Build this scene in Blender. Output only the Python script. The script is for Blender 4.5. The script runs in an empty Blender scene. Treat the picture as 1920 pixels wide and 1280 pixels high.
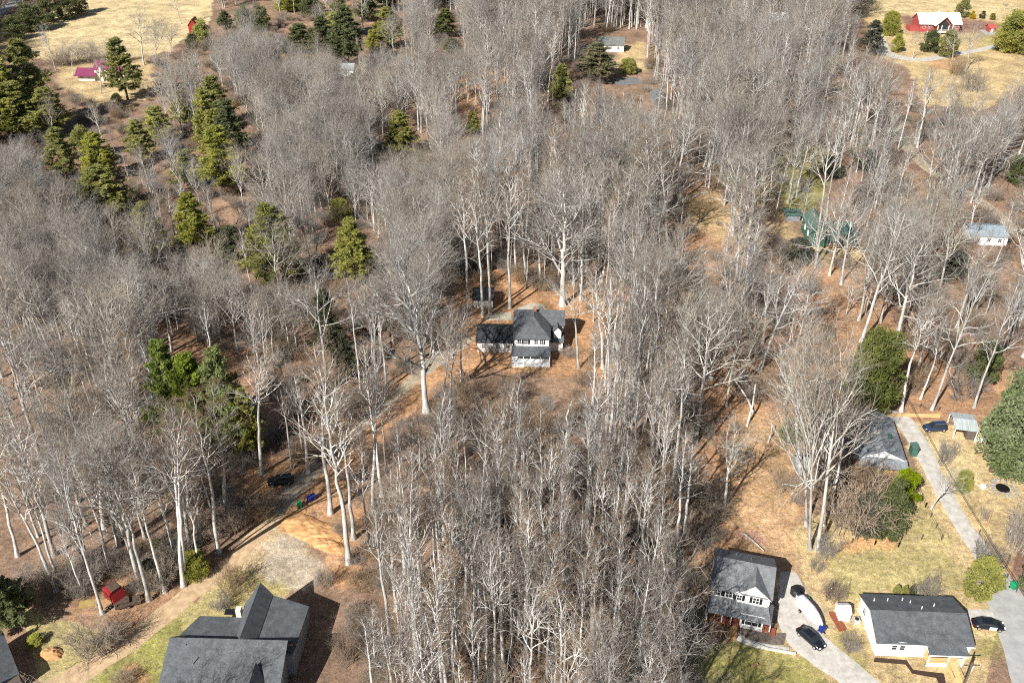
import bpy, math, random
import numpy as np
from mathutils import Vector, Matrix

# ---------------------------------------------------------------- camera, sky, sun, exposure
scene = bpy.context.scene
C = scene.collection
F = 1700.0; TH = math.radians(32.7); HC = 115.0
cam_d = bpy.data.cameras.new('camera'); cam = bpy.data.objects.new('camera', cam_d); C.objects.link(cam)
cam.location = (0, 0, HC); cam.rotation_euler = (math.pi/2-TH, 0, 0)
cam_d.sensor_width = 36; cam_d.lens = 36*F/1920; cam_d.clip_start = 1; cam_d.clip_end = 9000
scene.camera = cam
SUN_EL = math.radians(39); SUN_AZ = math.radians(36)      # light travels towards +x,+y (azimuth of travel from +y)
w = bpy.data.worlds.new('World'); scene.world = w; w.use_nodes = True
nt = w.node_tree; sky = nt.nodes.new('ShaderNodeTexSky'); sky.sky_type = 'NISHITA'; sky.sun_disc = False
sky.sun_elevation = SUN_EL; sky.sun_rotation = SUN_AZ+math.pi
nt.links.new(sky.outputs[0], nt.nodes['Background'].inputs[0]); nt.nodes['Background'].inputs[1].default_value = 0.048
sd = bpy.data.lights.new('sun', 'SUN'); sd.energy = 5.0; sd.angle = math.radians(0.5); sd.color = (1, .955, .89)
so = bpy.data.objects.new('sun', sd); C.objects.link(so)
ldir = Vector((math.sin(SUN_AZ)*math.cos(SUN_EL), math.cos(SUN_AZ)*math.cos(SUN_EL), -math.sin(SUN_EL)))
so.rotation_euler = ldir.to_track_quat('-Z', 'Y').to_euler()
vs = scene.view_settings; vs.view_transform = 'Standard'; vs.look = 'None'; vs.exposure = 0.84; vs.gamma = 1
cy = scene.cycles; cy.max_bounces = 4; cy.diffuse_bounces = 2; cy.glossy_bounces = 2; cy.transmission_bounces = 3
cy.use_adaptive_sampling = True; cy.adaptive_threshold = 0.02; cy.adaptive_min_samples = 32
cy.use_denoising = False; cy.filter_width = 1.1; cy.sample_clamp_indirect = 3
try: cy.time_limit = 900
except Exception: pass
rng = np.random.default_rng(7); random.seed(7)
PI = math.pi; R = math.radians

# ---------------------------------------------------------------- pixel <-> ground
cT, sT = math.cos(TH), math.sin(TH)
def gz(x, y):
    return 0.9*np.sin(x/47+1.1)*np.sin(y/61+.4)*np.clip((y-100)/120, 0, 1) + 1.6*np.sin(x/120-.6)*np.cos(y/140)*np.clip((y-150)/150, 0, 1)
def P(px, py, z=0.0):
    """photo pixel -> point at height z above the ground"""
    a = (px-960)/F; b = (py-640)/F; dx, dy, dz = a, cT-b*sT, -sT-b*cT
    h = 0.0
    for _ in range(6):
        t = (z+h-HC)/dz; h = float(gz(dx*t, dy*t))
    return Vector((dx*t, dy*t, h+z))
def topix(x, y, z):
    zc = y*cT-(z-HC)*sT; v = y*sT+(z-HC)*cT
    return 960+F*x/zc, 640-F*v/zc
def height_to(b, py):
    """height above base b (3D) whose image row is py"""
    bb = (py-640)/F; t = b.y/(cT-bb*sT)
    return HC+t*(-sT-bb*cT)-b.z

# ---------------------------------------------------------------- materials
def mat(name, col, rough=.8, noise=0.0, scale=5.0, col2=None, metal=0.0, bump=0.0, rnd=0.0, sat=(.5, 1.3), spec=.3, stretch=None, coord='Object'):
    m = bpy.data.materials.new(name); m.use_nodes = True; n = m.node_tree; bs = n.nodes['Principled BSDF']
    bs.inputs['Roughness'].default_value = rough; bs.inputs['Metallic'].default_value = metal
    bs.inputs['Specular IOR Level'].default_value = spec
    c1 = (*col, 1); c2 = (*(col2 or tuple(v*(1-noise) for v in col)), 1)
    if noise or col2:
        tc = n.nodes.new('ShaderNodeTexCoord'); src = tc.outputs[coord]
        if stretch:
            mp = n.nodes.new('ShaderNodeMapping'); mp.inputs['Scale'].default_value = stretch; n.links.new(src, mp.inputs[0]); src = mp.outputs[0]
        nz = n.nodes.new('ShaderNodeTexNoise'); nz.inputs['Scale'].default_value = scale; nz.inputs['Detail'].default_value = 6
        nz.inputs['Roughness'].default_value = .65
        n.links.new(src, nz.inputs['Vector'])
        rp = n.nodes.new('ShaderNodeValToRGB'); rp.color_ramp.elements[0].position = .38; rp.color_ramp.elements[1].position = .62
        rp.color_ramp.elements[0].color = c2; rp.color_ramp.elements[1].color = c1
        n.links.new(nz.outputs['Fac'], rp.inputs['Fac']); out = rp.outputs['Color']
        if rnd:
            oi = n.nodes.new('ShaderNodeObjectInfo'); hs = n.nodes.new('ShaderNodeHueSaturation')
            mr = n.nodes.new('ShaderNodeMapRange'); mr.inputs['To Min'].default_value = 1-rnd; mr.inputs['To Max'].default_value = 1+rnd*.7
            n.links.new(oi.outputs['Random'], mr.inputs['Value']); n.links.new(mr.outputs[0], hs.inputs['Value']); n.links.new(out, hs.inputs['Color'])
            m2 = n.nodes.new('ShaderNodeMath'); m2.operation = 'MULTIPLY'; m2.inputs[1].default_value = 7.31
            m3 = n.nodes.new('ShaderNodeMath'); m3.operation = 'FRACT'; n.links.new(oi.outputs['Random'], m2.inputs[0]); n.links.new(m2.outputs[0], m3.inputs[0])
            mr2 = n.nodes.new('ShaderNodeMapRange'); mr2.inputs['To Min'].default_value = sat[0]; mr2.inputs['To Max'].default_value = sat[1]
            n.links.new(m3.outputs[0], mr2.inputs['Value']); n.links.new(mr2.outputs[0], hs.inputs['Saturation'])
            out = hs.outputs['Color']
        n.links.new(out, bs.inputs['Base Color'])
        if bump:
            bp = n.nodes.new('ShaderNodeBump'); bp.inputs['Strength'].default_value = bump; bp.inputs['Distance'].default_value = .1
            n.links.new(nz.outputs['Fac'], bp.inputs['Height']); n.links.new(bp.outputs[0], bs.inputs['Normal'])
    else: bs.inputs['Base Color'].default_value = c1
    return m
M = {}
M['bark'] = mat('bark', (.66, .64, .60), .9, .5, 1.3, rnd=.35, stretch=(1, 1, .35))
M['bark_big'] = mat('bark_big', (.56, .54, .49), .9, .5, 1.2, rnd=.25, stretch=(1, 1, .35))
M['twig'] = mat('twig', (.26, .19, .135), .9, .35, .6, rnd=.35)
M['twig_fan'] = mat('twig_fan', (.35, .30, .245), .9, .35, .6, rnd=.35)
M['twig_pale'] = mat('twig_pale', (.31, .28, .235), .9, .25, .6, rnd=.18)
M['brush'] = mat('brush', (.36, .27, .19), .9, .35, .8, rnd=.3)
M['brush_grey'] = mat('brush_grey', (.31, .28, .235), .9, .3, .8, rnd=.3)
M['pinebark'] = mat('pinebark', (.2, .16, .13), .9, .4, 2)
M['needle'] = mat('needle', (.46, .44, .10), .7, 0, .35, col2=(.25, .27, .065), rnd=.22, sat=(.8, 1.05))
M['needle_dark'] = mat('needle_dark', (.20, .225, .085), .7, 0, .4, col2=(.1, .125, .045), rnd=.2, sat=(.8, 1.05))
M['needle_bush'] = mat('needle_bush', (.22, .24, .06), .7, 0, .35, col2=(.1, .12, .035), rnd=.1, sat=(.9, 1))
M['needle_bright'] = mat('needle_bright', (.26, .33, .035), .7, 0, .4, col2=(.15, .2, .03), rnd=.1)
M['needle_pale'] = mat('needle_pale', (.15, .21, .05), .7, 0, .35, col2=(.28, .33, .15), rnd=.1)
M['needle_yellow'] = mat('needle_yellow', (.34, .28, .03), .7, 0, .3, col2=(.16, .17, .03), rnd=.1)
M['needle_gold'] = mat('needle_gold', (.6, .42, .02), .7, .3, .5)
M['needle_dull'] = mat('needle_dull', (.12, .13, .065), .7, .35, .4, rnd=.2)
for k_ in [k for k in M if k.startswith('needle')]:
    n_ = M[k_].node_tree; bs_ = n_.nodes['Principled BSDF']; tr_ = n_.nodes.new('ShaderNodeBsdfTranslucent'); mx_ = n_.nodes.new('ShaderNodeMixShader'); mx_.inputs[0].default_value = .38
    if bs_.inputs['Base Color'].links: n_.links.new(bs_.inputs['Base Color'].links[0].from_socket, tr_.inputs[0])
    n_.links.new(bs_.outputs[0], mx_.inputs[1]); n_.links.new(tr_.outputs[0], mx_.inputs[2]); n_.links.new(mx_.outputs[0], n_.nodes['Material Output'].inputs[0])
def shingle(name, col):
    m = mat(name, col, .85, .34, .9, spec=.2); n = m.node_tree; bs = n.nodes['Principled BSDF']
    old = bs.inputs['Base Color'].links[0].from_socket
    tc = n.nodes.new('ShaderNodeTexCoord')
    v = n.nodes.new('ShaderNodeTexNoise'); v.inputs['Scale'].default_value = 9; v.inputs['Detail'].default_value = 2
    mp = n.nodes.new('ShaderNodeMapping'); mp.inputs['Scale'].default_value = (.5, 1, 3); n.links.new(tc.outputs['Object'], mp.inputs[0]); n.links.new(mp.outputs[0], v.inputs[0])
    mr = n.nodes.new('ShaderNodeMapRange'); mr.inputs['From Min'].default_value = .3; mr.inputs['From Max'].default_value = .7; mr.inputs['To Min'].default_value = .65; mr.inputs['To Max'].default_value = 1.3
    n.links.new(v.outputs['Fac'], mr.inputs[0])
    mx = n.nodes.new('ShaderNodeMix'); mx.data_type = 'RGBA'; mx.blend_type = 'MULTIPLY'; mx.inputs[0].default_value = 1
    n.links.new(old, mx.inputs[6]); n.links.new(mr.outputs[0], mx.inputs[7]); n.links.new(mx.outputs[2], bs.inputs['Base Color'])
    return m
M['roof_slate'] = shingle('roof_slate', (.11, .12, .13))
M['roof_grey'] = shingle('roof_grey', (.17, .18, .19))
M['roof_midgrey'] = shingle('roof_midgrey', (.25, .27, .29))
M['roof_black'] = shingle('roof_black', (.05, .056, .062))
M['roof_stone'] = shingle('roof_stone', (.17, .18, .17))
M['roof_green'] = mat('roof_green', (.08, .14, .12), .5, .25, 1.5)
M['roof_white'] = mat('roof_white', (.8, .8, .8), .5, .08, 1)
M['roof_maroon'] = mat('roof_maroon', (.22, .045, .105), .5, .3, .8, stretch=(6, .3, 1))
M['roof_rust'] = mat('roof_rust', (.17, .06, .05), .7, .4, 1)
M['roof_tin'] = mat('roof_tin', (.42, .47, .47), .5, .35, .8, stretch=(4, .4, 1))
M['roof_blue'] = mat('roof_blue', (.25, .31, .36), .6, .2, 1)
M['white'] = mat('white', (.78, .78, .77), .6, .07, 1.5)
M['cream'] = mat('cream', (.6, .57, .5), .7, .12, 1.5)
M['green_paint'] = mat('green_paint', (.05, .13, .1), .6, .2, 1)
M['greywall'] = mat('greywall', (.24, .26, .28), .7, .15, 1)
M['bluewhite'] = mat('bluewhite', (.5, .55, .62), .7, .1, 1)
M['red'] = mat('red', (.33, .025, .03), .5, .3, 2)
M['barnred'] = mat('barnred', (.38, .08, .07), .7, .25, 1.5)
M['wood'] = mat('wood', (.42, .25, .12), .75, .3, 3, stretch=(1, 6, 1))
M['redwood'] = mat('redwood', (.27, .085, .045), .75, .35, 3, stretch=(1, 6, 1))
M['newwood'] = mat('newwood', (.6, .42, .2), .75, .2, 3)
M['brick'] = mat('brick', (.36, .15, .1), .85, .25, 8)
M['stone'] = mat('stone', (.33, .32, .3), .9, .5, 2.5)
M['paving'] = mat('paving', (.45, .42, .33), .9, .25, 1.5)
M['glass'] = mat('glass', (.02, .025, .03), .08, spec=.6)
M['black'] = mat('black', (.012, .013, .015), .4)
M['shutter'] = mat('shutter', (.015, .016, .018), .5)
M['carblack'] = mat('carblack', (.01, .012, .018), .18, spec=.6)
M['carblue'] = mat('carblue', (.018, .035, .075), .2, spec=.6)
M['carsilver'] = mat('carsilver', (.3, .4, .55), .3, metal=.3)
M['tyre'] = mat('tyre', (.015, .015, .015), .8)
M['chrome'] = mat('chrome', (.6, .6, .62), .25, metal=.8)
M['lamp'] = mat('lamp', (.8, .8, .78), .2)
M['cover'] = mat('cover', (.66, .63, .68), .6, .18, 2)
M['binblue'] = mat('binblue', (.015, .035, .2), .4)
M['bingreen'] = mat('bingreen', (.01, .25, .1), .4)
M['binblack'] = mat('binblack', (.02, .02, .022), .5)
M['pole'] = mat('pole', (.12, .1, .085), .9, .3, 3)
M['concrete'] = mat('concrete', (.5, .49, .46), .9, .2, 1.5)
M['pond'] = mat('pond', (.01, .01, .012), .1)
M['rust'] = mat('rust', (.1, .07, .05), .9, .5, 2)
M['plywood'] = mat('plywood', (.38, .27, .1), .8, .3, 2)

# ---------------------------------------------------------------- helpers
def tag(o, label=None, cat=None, group=None, kind=None):
    if label: o['label'] = label
    if cat: o['category'] = cat
    if group: o['group'] = group
    if kind: o['kind'] = kind
    return o
def empty(name, loc, rz=0, label=None, cat=None, group=None):
    o = bpy.data.objects.new(name, None); C.objects.link(o); o.location = loc; o.rotation_euler = (0, 0, rz); o.empty_display_size = .5
    return tag(o, label, cat, group)
def np_mesh(name, V, faces, mats, mi=None, smooth=False):
    """V (n,3); faces: list of (m,k) int arrays"""
    me = bpy.data.meshes.new(name); V = np.ascontiguousarray(V, np.float32)
    loops = np.concatenate([f.ravel() for f in faces]).astype(np.int32)
    tot = np.concatenate([np.full(len(f), f.shape[1]) for f in faces]).astype(np.int32)
    st = np.concatenate([[0], np.cumsum(tot)[:-1]]).astype(np.int32)
    me.vertices.add(len(V)); me.vertices.foreach_set('co', V.ravel())
    me.loops.add(len(loops)); me.loops.foreach_set('vertex_index', loops)
    me.polygons.add(len(tot)); me.polygons.foreach_set('loop_start', st)
    for m in mats: me.materials.append(m)
    if mi is not None: me.polygons.foreach_set('material_index', np.asarray(mi, np.int32))
    if smooth: me.polygons.foreach_set('use_smooth', np.ones(len(tot), bool))
    me.update(calc_edges=True); return me
def link(name, me, parent=None):
    o = bpy.data.objects.new(name, me); C.objects.link(o); o.parent = parent; return o
class MB:
    def __init__(s): s.v = []; s.f = []
    def add(s, vs, fs):
        b = len(s.v); s.v += [tuple(v) for v in vs]; s.f += [tuple(i+b for i in f) for f in fs]; return s
    def box(s, x0, x1, y0, y1, z0, z1, rz=0, c=None):
        vs = [(x0, y0, z0), (x1, y0, z0), (x1, y1, z0), (x0, y1, z0), (x0, y0, z1), (x1, y0, z1), (x1, y1, z1), (x0, y1, z1)]
        if rz:
            cx, cyy = c or ((x0+x1)/2, (y0+y1)/2); a, b = math.cos(rz), math.sin(rz)
            vs = [(cx+(x-cx)*a-(y-cyy)*b, cyy+(x-cx)*b+(y-cyy)*a, z) for x, y, z in vs]
        return s.add(vs, [(3, 2, 1, 0), (4, 5, 6, 7), (0, 1, 5, 4), (1, 2, 6, 5), (2, 3, 7, 6), (3, 0, 4, 7)])
    def slab(s, pts, t=.16):
        n = len(pts); lo = [(x, y, z-t) for x, y, z in pts]
        return s.add(list(pts)+lo, [tuple(range(n)), tuple(reversed(range(n, 2*n)))]+[(i, i+n, (i+1) % n+n, (i+1) % n) for i in range(n)])
    def prism(s, poly, z0, z1):
        n = len(poly)
        return s.add([(x, y, z0) for x, y in poly]+[(x, y, z1) for x, y in poly], [tuple(reversed(range(n))), tuple(range(n, 2*n))]+[(i, (i+1) % n, (i+1) % n+n, i+n) for i in range(n)])
    def tube(s, pts, rs, n=6):
        pts = [Vector(p) for p in pts]; k = len(pts)
        if not hasattr(rs, '__len__'): rs = [rs]*k
        vs = []
        for i, p in enumerate(pts):
            d = (pts[min(i+1, k-1)]-pts[max(i-1, 0)]).normalized(); u = d.cross(Vector((0, 1, 0)) if abs(d.y) < .9 else Vector((1, 0, 0))).normalized(); v = d.cross(u)
            vs += [p+(u*math.cos(2*PI*j/n)+v*math.sin(2*PI*j/n))*rs[i] for j in range(n)]
        fs = [(i*n+j, i*n+(j+1) % n, (i+1)*n+(j+1) % n, (i+1)*n+j) for i in range(k-1) for j in range(n)]
        fs += [tuple(reversed(range(n))), tuple(range((k-1)*n, k*n))]
        return s.add(vs, fs)
    def build(s, name, m, parent=None, smooth=False, bevel=0):
        me = bpy.data.meshes.new(name); me.from_pydata(s.v, [], s.f); me.materials.append(m)
        if smooth: me.polygons.foreach_set('use_smooth', [True]*len(me.polygons))
        me.update(); o = link(name, me, parent)
        if bevel:
            b = o.modifiers.new('bevel', 'BEVEL'); b.width = bevel; b.segments = 2
        return o

# ---------------------------------------------------------------- ground
def smooth_noise(x, y, s, seed):
    r = np.random.default_rng(seed); o = 0
    for k in range(6):
        a = r.uniform(0, 2*PI); f = r.uniform(.6, 1.7)/s; ph = r.uniform(0, 2*PI)
        o = o+np.sin((x*math.cos(a)+y*math.sin(a))*2*PI*f+ph+1.3*np.sin((x*math.sin(a)-y*math.cos(a))*2*PI*f*.7+ph*2))
    return o/6
def inpoly(px, py, poly):
    ins = np.zeros(np.shape(px), bool); n = len(poly)
    for i in range(n):
        x0, y0 = poly[i]; x1, y1 = poly[(i+1) % n]
        if y0 == y1: continue
        c = ((y0 > py) != (y1 > py)) & (px < (x1-x0)*(py-y0)/(y1-y0)+x0)
        ins ^= c
    return ins
LIT = (.235, .155, .105); ORL = (.40, .225, .115); ORD = (.52, .28, .115); TAN = (.46, .345, .175); TANG = (.36, .30, .13); GRN = (.25, .235, .07)
GRV = (.42, .40, .36); MUL = (.2, .10, .075); PINK = (.42, .24, .16); STRAW = (.52, .41, .22)
# colour of the ground cover itself: leaf litter, clay, lawn, meadow, gravel (outlines given as photo pixels)
GPOLY = [
 (ORL, [(1190,380),(1260,350),(1400,370),(1420,520),(1400,580),(1500,600),(1520,700),(1470,860),(1530,1000),(1420,1080),(1300,1080),(1230,900),(1290,760),(1200,690),(1230,560)], .75),
 (ORL, [(1030,545),(1180,530),(1200,620),(1120,720),(1030,700),(860,700),(760,780),(640,930),(560,960),(540,900),(660,800),(760,700),(850,640),(860,520),(960,500)], 1.0),
 (ORL, [(470,870),(560,850),(660,900),(690,1100),(610,1100),(600,960),(420,990)], .9),
 (ORL, [(330,620),(480,600),(560,760),(480,820),(330,780)], .55),
 (ORL, [(1500,480),(1600,470),(1700,640),(1920,700),(1920,790),(1560,790),(1480,700)], .7),
 (ORL, [(820,140),(960,130),(1000,200),(860,215)], .8),
 (ORL, [(1500,100),(1580,110),(1590,170),(1530,200),(1440,160)], .8),
 (ORL, [(120,1080),(300,1060),(420,1040),(450,1060),(240,1220),(130,1210)], .45),
 (TANG, [(0,1120),(130,1150),(250,1190),(330,1130),(420,1060),(500,1050),(560,1090),(440,1300),(0,1300)], 1),
 (GRN, [(240,1215),(330,1160),(350,1150),(300,1300),(150,1300)], .9),
 (ORL, [(230,1255),(275,1250),(285,1300),(215,1300)], .8),
 ((.45, .34, .2), [(470,985),(560,960),(600,1080),(560,1100),(470,1075),(430,1060)], .9),
 (GRV, [(490,1020),(550,1000),(600,1060),(590,1100),(500,1095)], .4),
 (ORD, [(520,965),(560,945),(600,955),(630,1010),(640,1050),(590,1035),(525,1000)], 1),
 (ORD, [(72,1218),(100,1208),(118,1222),(125,1240),(75,1240)], 1),
 ((.45, .30, .16), [(1380,780),(1470,770),(1500,860),(1500,960),(1560,1060),(1470,1110),(1380,1020),(1360,900)], .6),
 (TAN, [(1640,770),(1800,790),(1960,780),(1960,1300),(1540,1300),(1300,1300),(1290,1200),(1370,1190),(1440,1190),(1500,1100),(1480,1000),(1500,960),(1690,930),(1720,880)], 1),
 (TANG, [(1550,1040),(1700,1015),(1780,1030),(1850,1110),(1560,1115)], .9),
 (GRN, [(1300,1220),(1380,1195),(1480,1225),(1540,1260),(1580,1300),(1290,1300)], .85),
 (GRN, [(1560,1180),(1600,1190),(1640,1260),(1600,1300),(1560,1250)], .6),
 (GRN, [(1830,1185),(1890,1190),(1895,1235),(1840,1240)], .6),
 (TANG, [(1700,930),(1760,990),(1800,1030),(1680,1015)], .8),
 (STRAW, [(1720,820),(1800,830),(1850,880),(1800,960),(1740,880)], .7),
 (PINK, [(1370,975),(1410,980),(1455,1010),(1450,1040),(1360,1020)], 1),
 (ORD, [(1590,1005),(1665,1005),(1690,1020),(1560,1045)], .8),
 (MUL, [(1845,1050),(1920,1040),(1920,1100),(1890,1090)], .5),
 (GRV, [(1475,1075),(1500,1095),(1560,1180),(1480,1180),(1465,1130)], .6),
 (STRAW, [(150,-60),(420,-60),(410,40),(355,75),(330,100),(230,118),(100,120),(20,110),(0,60),(80,20)], 1),
 (TAN, [(110,125),(280,105),(300,170),(240,210),(170,195),(110,160)], .9),
 (TAN, [(-60,60),(60,60),(60,120),(-60,130)], .6),
 (TAN, [(1580,20),(1700,-60),(2000,-60),(2000,150),(1920,170),(1850,215),(1770,205),(1720,205),(1690,130),(1640,110),(1640,60)], 1),
 (STRAW, [(1600,10),(1750,-20),(1920,10),(1880,40),(1650,40)], .7),
 (MUL, [(1680,30),(1770,30),(1860,40),(1880,52),(1840,62),(1700,60)], .9),
 (TANG, [(1840,60),(1875,62),(1870,95),(1835,95)], .8),
 (ORL, [(1740,110),(1790,115),(1790,130),(1750,128)], .8),
 (GRN, [(1440,275),(1560,270),(1560,330),(1540,395),(1475,395),(1440,330)], .8),
 (TANG, [(1350,280),(1450,270),(1450,400),(1380,380)], .5),
 (TAN, [(1260,355),(1340,360),(1380,400),(1480,400),(1500,470),(1430,480),(1300,430)], .6),
 (TAN, [(1500,455),(1620,465),(1610,490),(1540,500)], .9),
 (TAN, [(1160,85),(1210,80),(1215,135),(1150,140)], .9),
 (TAN, [(590,125),(620,120),(600,155)], .8), (TAN, [(480,150),(560,145),(560,165),(490,170)], .6),
]
def ground():
    yc = np.concatenate([[-60, 0, 30, 50, 62], 70+np.cumsum(np.geomspace(.28, 2.6, 520)), ])
    yc = np.concatenate([yc, [yc[-1]+8, yc[-1]+30, yc[-1]+100, 1200, 2000, 3500]])
    hw = .66*np.clip(yc, 60, None)+14
    u = np.linspace(-1, 1, 521); u = np.concatenate([[-12, -3, -1.4, -1.1], u, [1.1, 1.4, 3, 12]])
    X = u[None, :]*hw[:, None]; Y = np.repeat(yc[:, None], len(u), 1)
    Z = gz(X, Y)
    ny, nx = X.shape
    idx = np.arange(ny*nx).reshape(ny, nx)
    f = np.stack([idx[:-1, :-1], idx[:-1, 1:], idx[1:, 1:], idx[1:, :-1]], -1).reshape(-1, 4)
    zc = Y*cT-(Z-HC)*sT; ok = zc > 5; zc = np.where(ok, zc, 1e3)
    px = 960+F*X/zc; py = 640-F*(Y*sT+(Z-HC)*cT)/zc
    s = 12.5*np.clip((py+450)/1650, .1, 1.3)       # px per metre there
    px2 = px+s*(1.6*smooth_noise(X, Y, 9, 1)+.8*smooth_noise(X, Y, 3.1, 2)); py2 = py+.7*s*(1.6*smooth_noise(X, Y, 8, 3)+.8*smooth_noise(X, Y, 2.7, 4))
    col = np.zeros((ny, nx, 3)); col[:] = LIT
    n1 = smooth_noise(X, Y, 40, 9)[..., None]; col = col*(1+.22*n1)+np.clip(n1, 0, 1)*np.array([.05, .02, .005])
    for c, poly, a in GPOLY:
        m = inpoly(px2, py2, poly) & ok
        k = (m*a)
        for _ in range(3):                          # soften the edges a little
            k2 = k.copy(); k2[1:-1, 1:-1] = (k[1:-1, 1:-1]*2+k[:-2, 1:-1]+k[2:, 1:-1]+k[1:-1, :-2]+k[1:-1, 2:])/6; k = k2
        k = np.clip(k*(1+.35*smooth_noise(X, Y, 5, 21)), 0, 1)[..., None]
        col = col*(1-k)+np.array(c)*k
    col = np.clip(col, .01, .9)
    me = np_mesh('ground', np.stack([X, Y, Z], -1).reshape(-1, 3), [f], [], smooth=True)
    a = me.color_attributes.new('cover', 'FLOAT_COLOR', 'POINT')
    a.data.foreach_set('color', np.concatenate([col.reshape(-1, 3), np.ones((ny*nx, 1))], 1).astype(np.float32).ravel())
    m = bpy.data.materials.new('ground'); m.use_nodes = True; n = m.node_tree; bs = n.nodes['Principled BSDF']; bs.inputs['Roughness'].default_value = .95; bs.inputs['Specular IOR Level'].default_value = .1
    at = n.nodes.new('ShaderNodeVertexColor'); at.layer_name = 'cover'; tc = n.nodes.new('ShaderNodeTexCoord')
    out = at.outputs['Color']
    for sc, lo, hi, det in ((.12, .62, 1.28, 5), (1.1, .6, 1.4, 6), (4.5, .62, 1.4, 3)):
        nz = n.nodes.new('ShaderNodeTexNoise'); nz.inputs['Scale'].default_value = sc; nz.inputs['Detail'].default_value = det; nz.inputs['Roughness'].default_value = .7
        n.links.new(tc.outputs['Object'], nz.inputs['Vector'])
        mr = n.nodes.new('ShaderNodeMapRange'); mr.inputs['From Min'].default_value = .32; mr.inputs['From Max'].default_value = .68; mr.inputs['To Min'].default_value = lo; mr.inputs['To Max'].default_value = hi
        n.links.new(nz.outputs['Fac'], mr.inputs[0])
        mx = n.nodes.new('ShaderNodeMix'); mx.data_type = 'RGBA'; mx.blend_type = 'MULTIPLY'; mx.inputs[0].default_value = 1
        n.links.new(out, mx.inputs[6]); n.links.new(mr.outputs[0], mx.inputs[7]); out = mx.outputs[2]
    # scattered pale / rust leaves
    nz = n.nodes.new('ShaderNodeTexNoise'); nz.inputs['Scale'].default_value = 2.3; nz.inputs['Detail'].default_value = 8; nz.inputs['Roughness'].default_value = .8; n.links.new(tc.outputs['Object'], nz.inputs['Vector'])
    hs = n.nodes.new('ShaderNodeHueSaturation'); mr = n.nodes.new('ShaderNodeMapRange'); mr.inputs['From Min'].default_value = .35; mr.inputs['From Max'].default_value = .65; mr.inputs['To Min'].default_value = .65; mr.inputs['To Max'].default_value = 1.3
    n.links.new(nz.outputs['Fac'], mr.inputs[0]); n.links.new(mr.outputs[0], hs.inputs['Saturation']); n.links.new(out, hs.inputs['Color'])
    n.links.new(hs.outputs[0], bs.inputs['Base Color'])
    bp = n.nodes.new('ShaderNodeBump'); bp.inputs['Strength'].default_value = .6; bp.inputs['Distance'].default_value = .25; n.links.new(nz.outputs['Fac'], bp.inputs['Height']); n.links.new(bp.outputs[0], bs.inputs['Normal'])
    me.materials.append(m)
    tag(link('ground', me), kind='structure')
ground()

def strip_sheet(name, pix, widths, m, lift=.05, wob=.25, seed=0):
    """a ribbon of road laid on the ground; pix = centre line in photo pixels"""
    pts = [P(*p) for p in pix]; w = widths if hasattr(widths, '__len__') else [widths]*len(pts)
    Q = []; W = []
    for i in range(len(pts)-1):
        k = max(2, int((pts[i+1]-pts[i]).length/1.0))
        p0, p1, p2, p3 = pts[max(i-1, 0)], pts[i], pts[i+1], pts[min(i+2, len(pts)-1)]
        for j in range(k):
            t = j/k; q = .5*((2*p1)+(p2-p0)*t+(2*p0-5*p1+4*p2-p3)*t*t+(3*p1-p0-3*p2+p3)*t**3); Q.append((q.x, q.y)); W.append(w[i]*(1-t)+w[i+1]*t)
    Q.append((pts[-1].x, pts[-1].y)); W.append(w[-1])
    Q = np.array(Q); W = np.array(W); T = np.gradient(Q, axis=0); T /= np.linalg.norm(T, axis=1)[:, None]+1e-9; N = np.stack([-T[:, 1], T[:, 0]], 1)
    nu = 9; U = np.linspace(-1, 1, nu)
    s = np.arange(len(Q))*1.0
    wl = W/2*(1+wob*smooth_noise(s, s*0+seed, 6, 5+seed)); wr = W/2*(1+wob*smooth_noise(s, s*0+seed+9, 7, 15+seed))
    off = np.where(U[None, :] < 0, U[None, :]*wl[:, None], U[None, :]*wr[:, None])
    X = Q[:, 0:1]+N[:, 0:1]*off; Y = Q[:, 1:2]+N[:, 1:2]*off; Z = gz(X, Y)+lift-.055*(np.abs(U)[None, :] > .99)
    idx = np.arange(X.size).reshape(X.shape); f = np.stack([idx[:-1, :-1], idx[1:, :-1], idx[1:, 1:], idx[:-1, 1:]], -1).reshape(-1, 4)
    f = f[:, ::-1]
    return tag(link(name, np_mesh(name, np.stack([X, Y, Z], -1).reshape(-1, 3), [f], [m], smooth=True)), kind='structure')
def poly_sheet(name, pix, m, lift=.03, kind='structure'):
    pts = [P(*p) for p in pix]; mb = MB(); n = len(pts)
    mb.add([(p.x, p.y, p.z+lift) for p in pts]+[(p.x, p.y, p.z-.3) for p in pts], [tuple(range(n))]+[(i, i+n, (i+1) % n+n, (i+1) % n) for i in range(n)])
    o = mb.build(name, m)
    if kind: tag(o, kind=kind)
    return o
M['dirt_track'] = mat('dirt_track', (.50, .37, .23), .95, 0, .9, col2=(.36, .25, .15), bump=.4, spec=.1)
M['gravel_track'] = mat('gravel_track', (.40, .34, .26), .95, 0, 1.0, col2=(.26, .2, .13), bump=.4, spec=.1)
M['gravel'] = mat('gravel', (.50, .48, .44), .95, 0, .8, col2=(.36, .34, .30), bump=.4, spec=.1)
M['asphalt'] = mat('asphalt', (.36, .36, .35), .9, 0, .6, col2=(.28, .28, .27), bump=.2, spec=.1)
M['asphalt_dark'] = mat('asphalt_dark', (.16, .165, .17), .9, .2, .6)
strip_sheet('dirt_drive', [(70,1310),(150,1262),(240,1205),(345,1122),(425,1062),(485,1000),(530,945)], [4.6,4.2,3.8,3.6,3.4,3.4,3.6], M['dirt_track'], .05, .18, 1)
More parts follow.
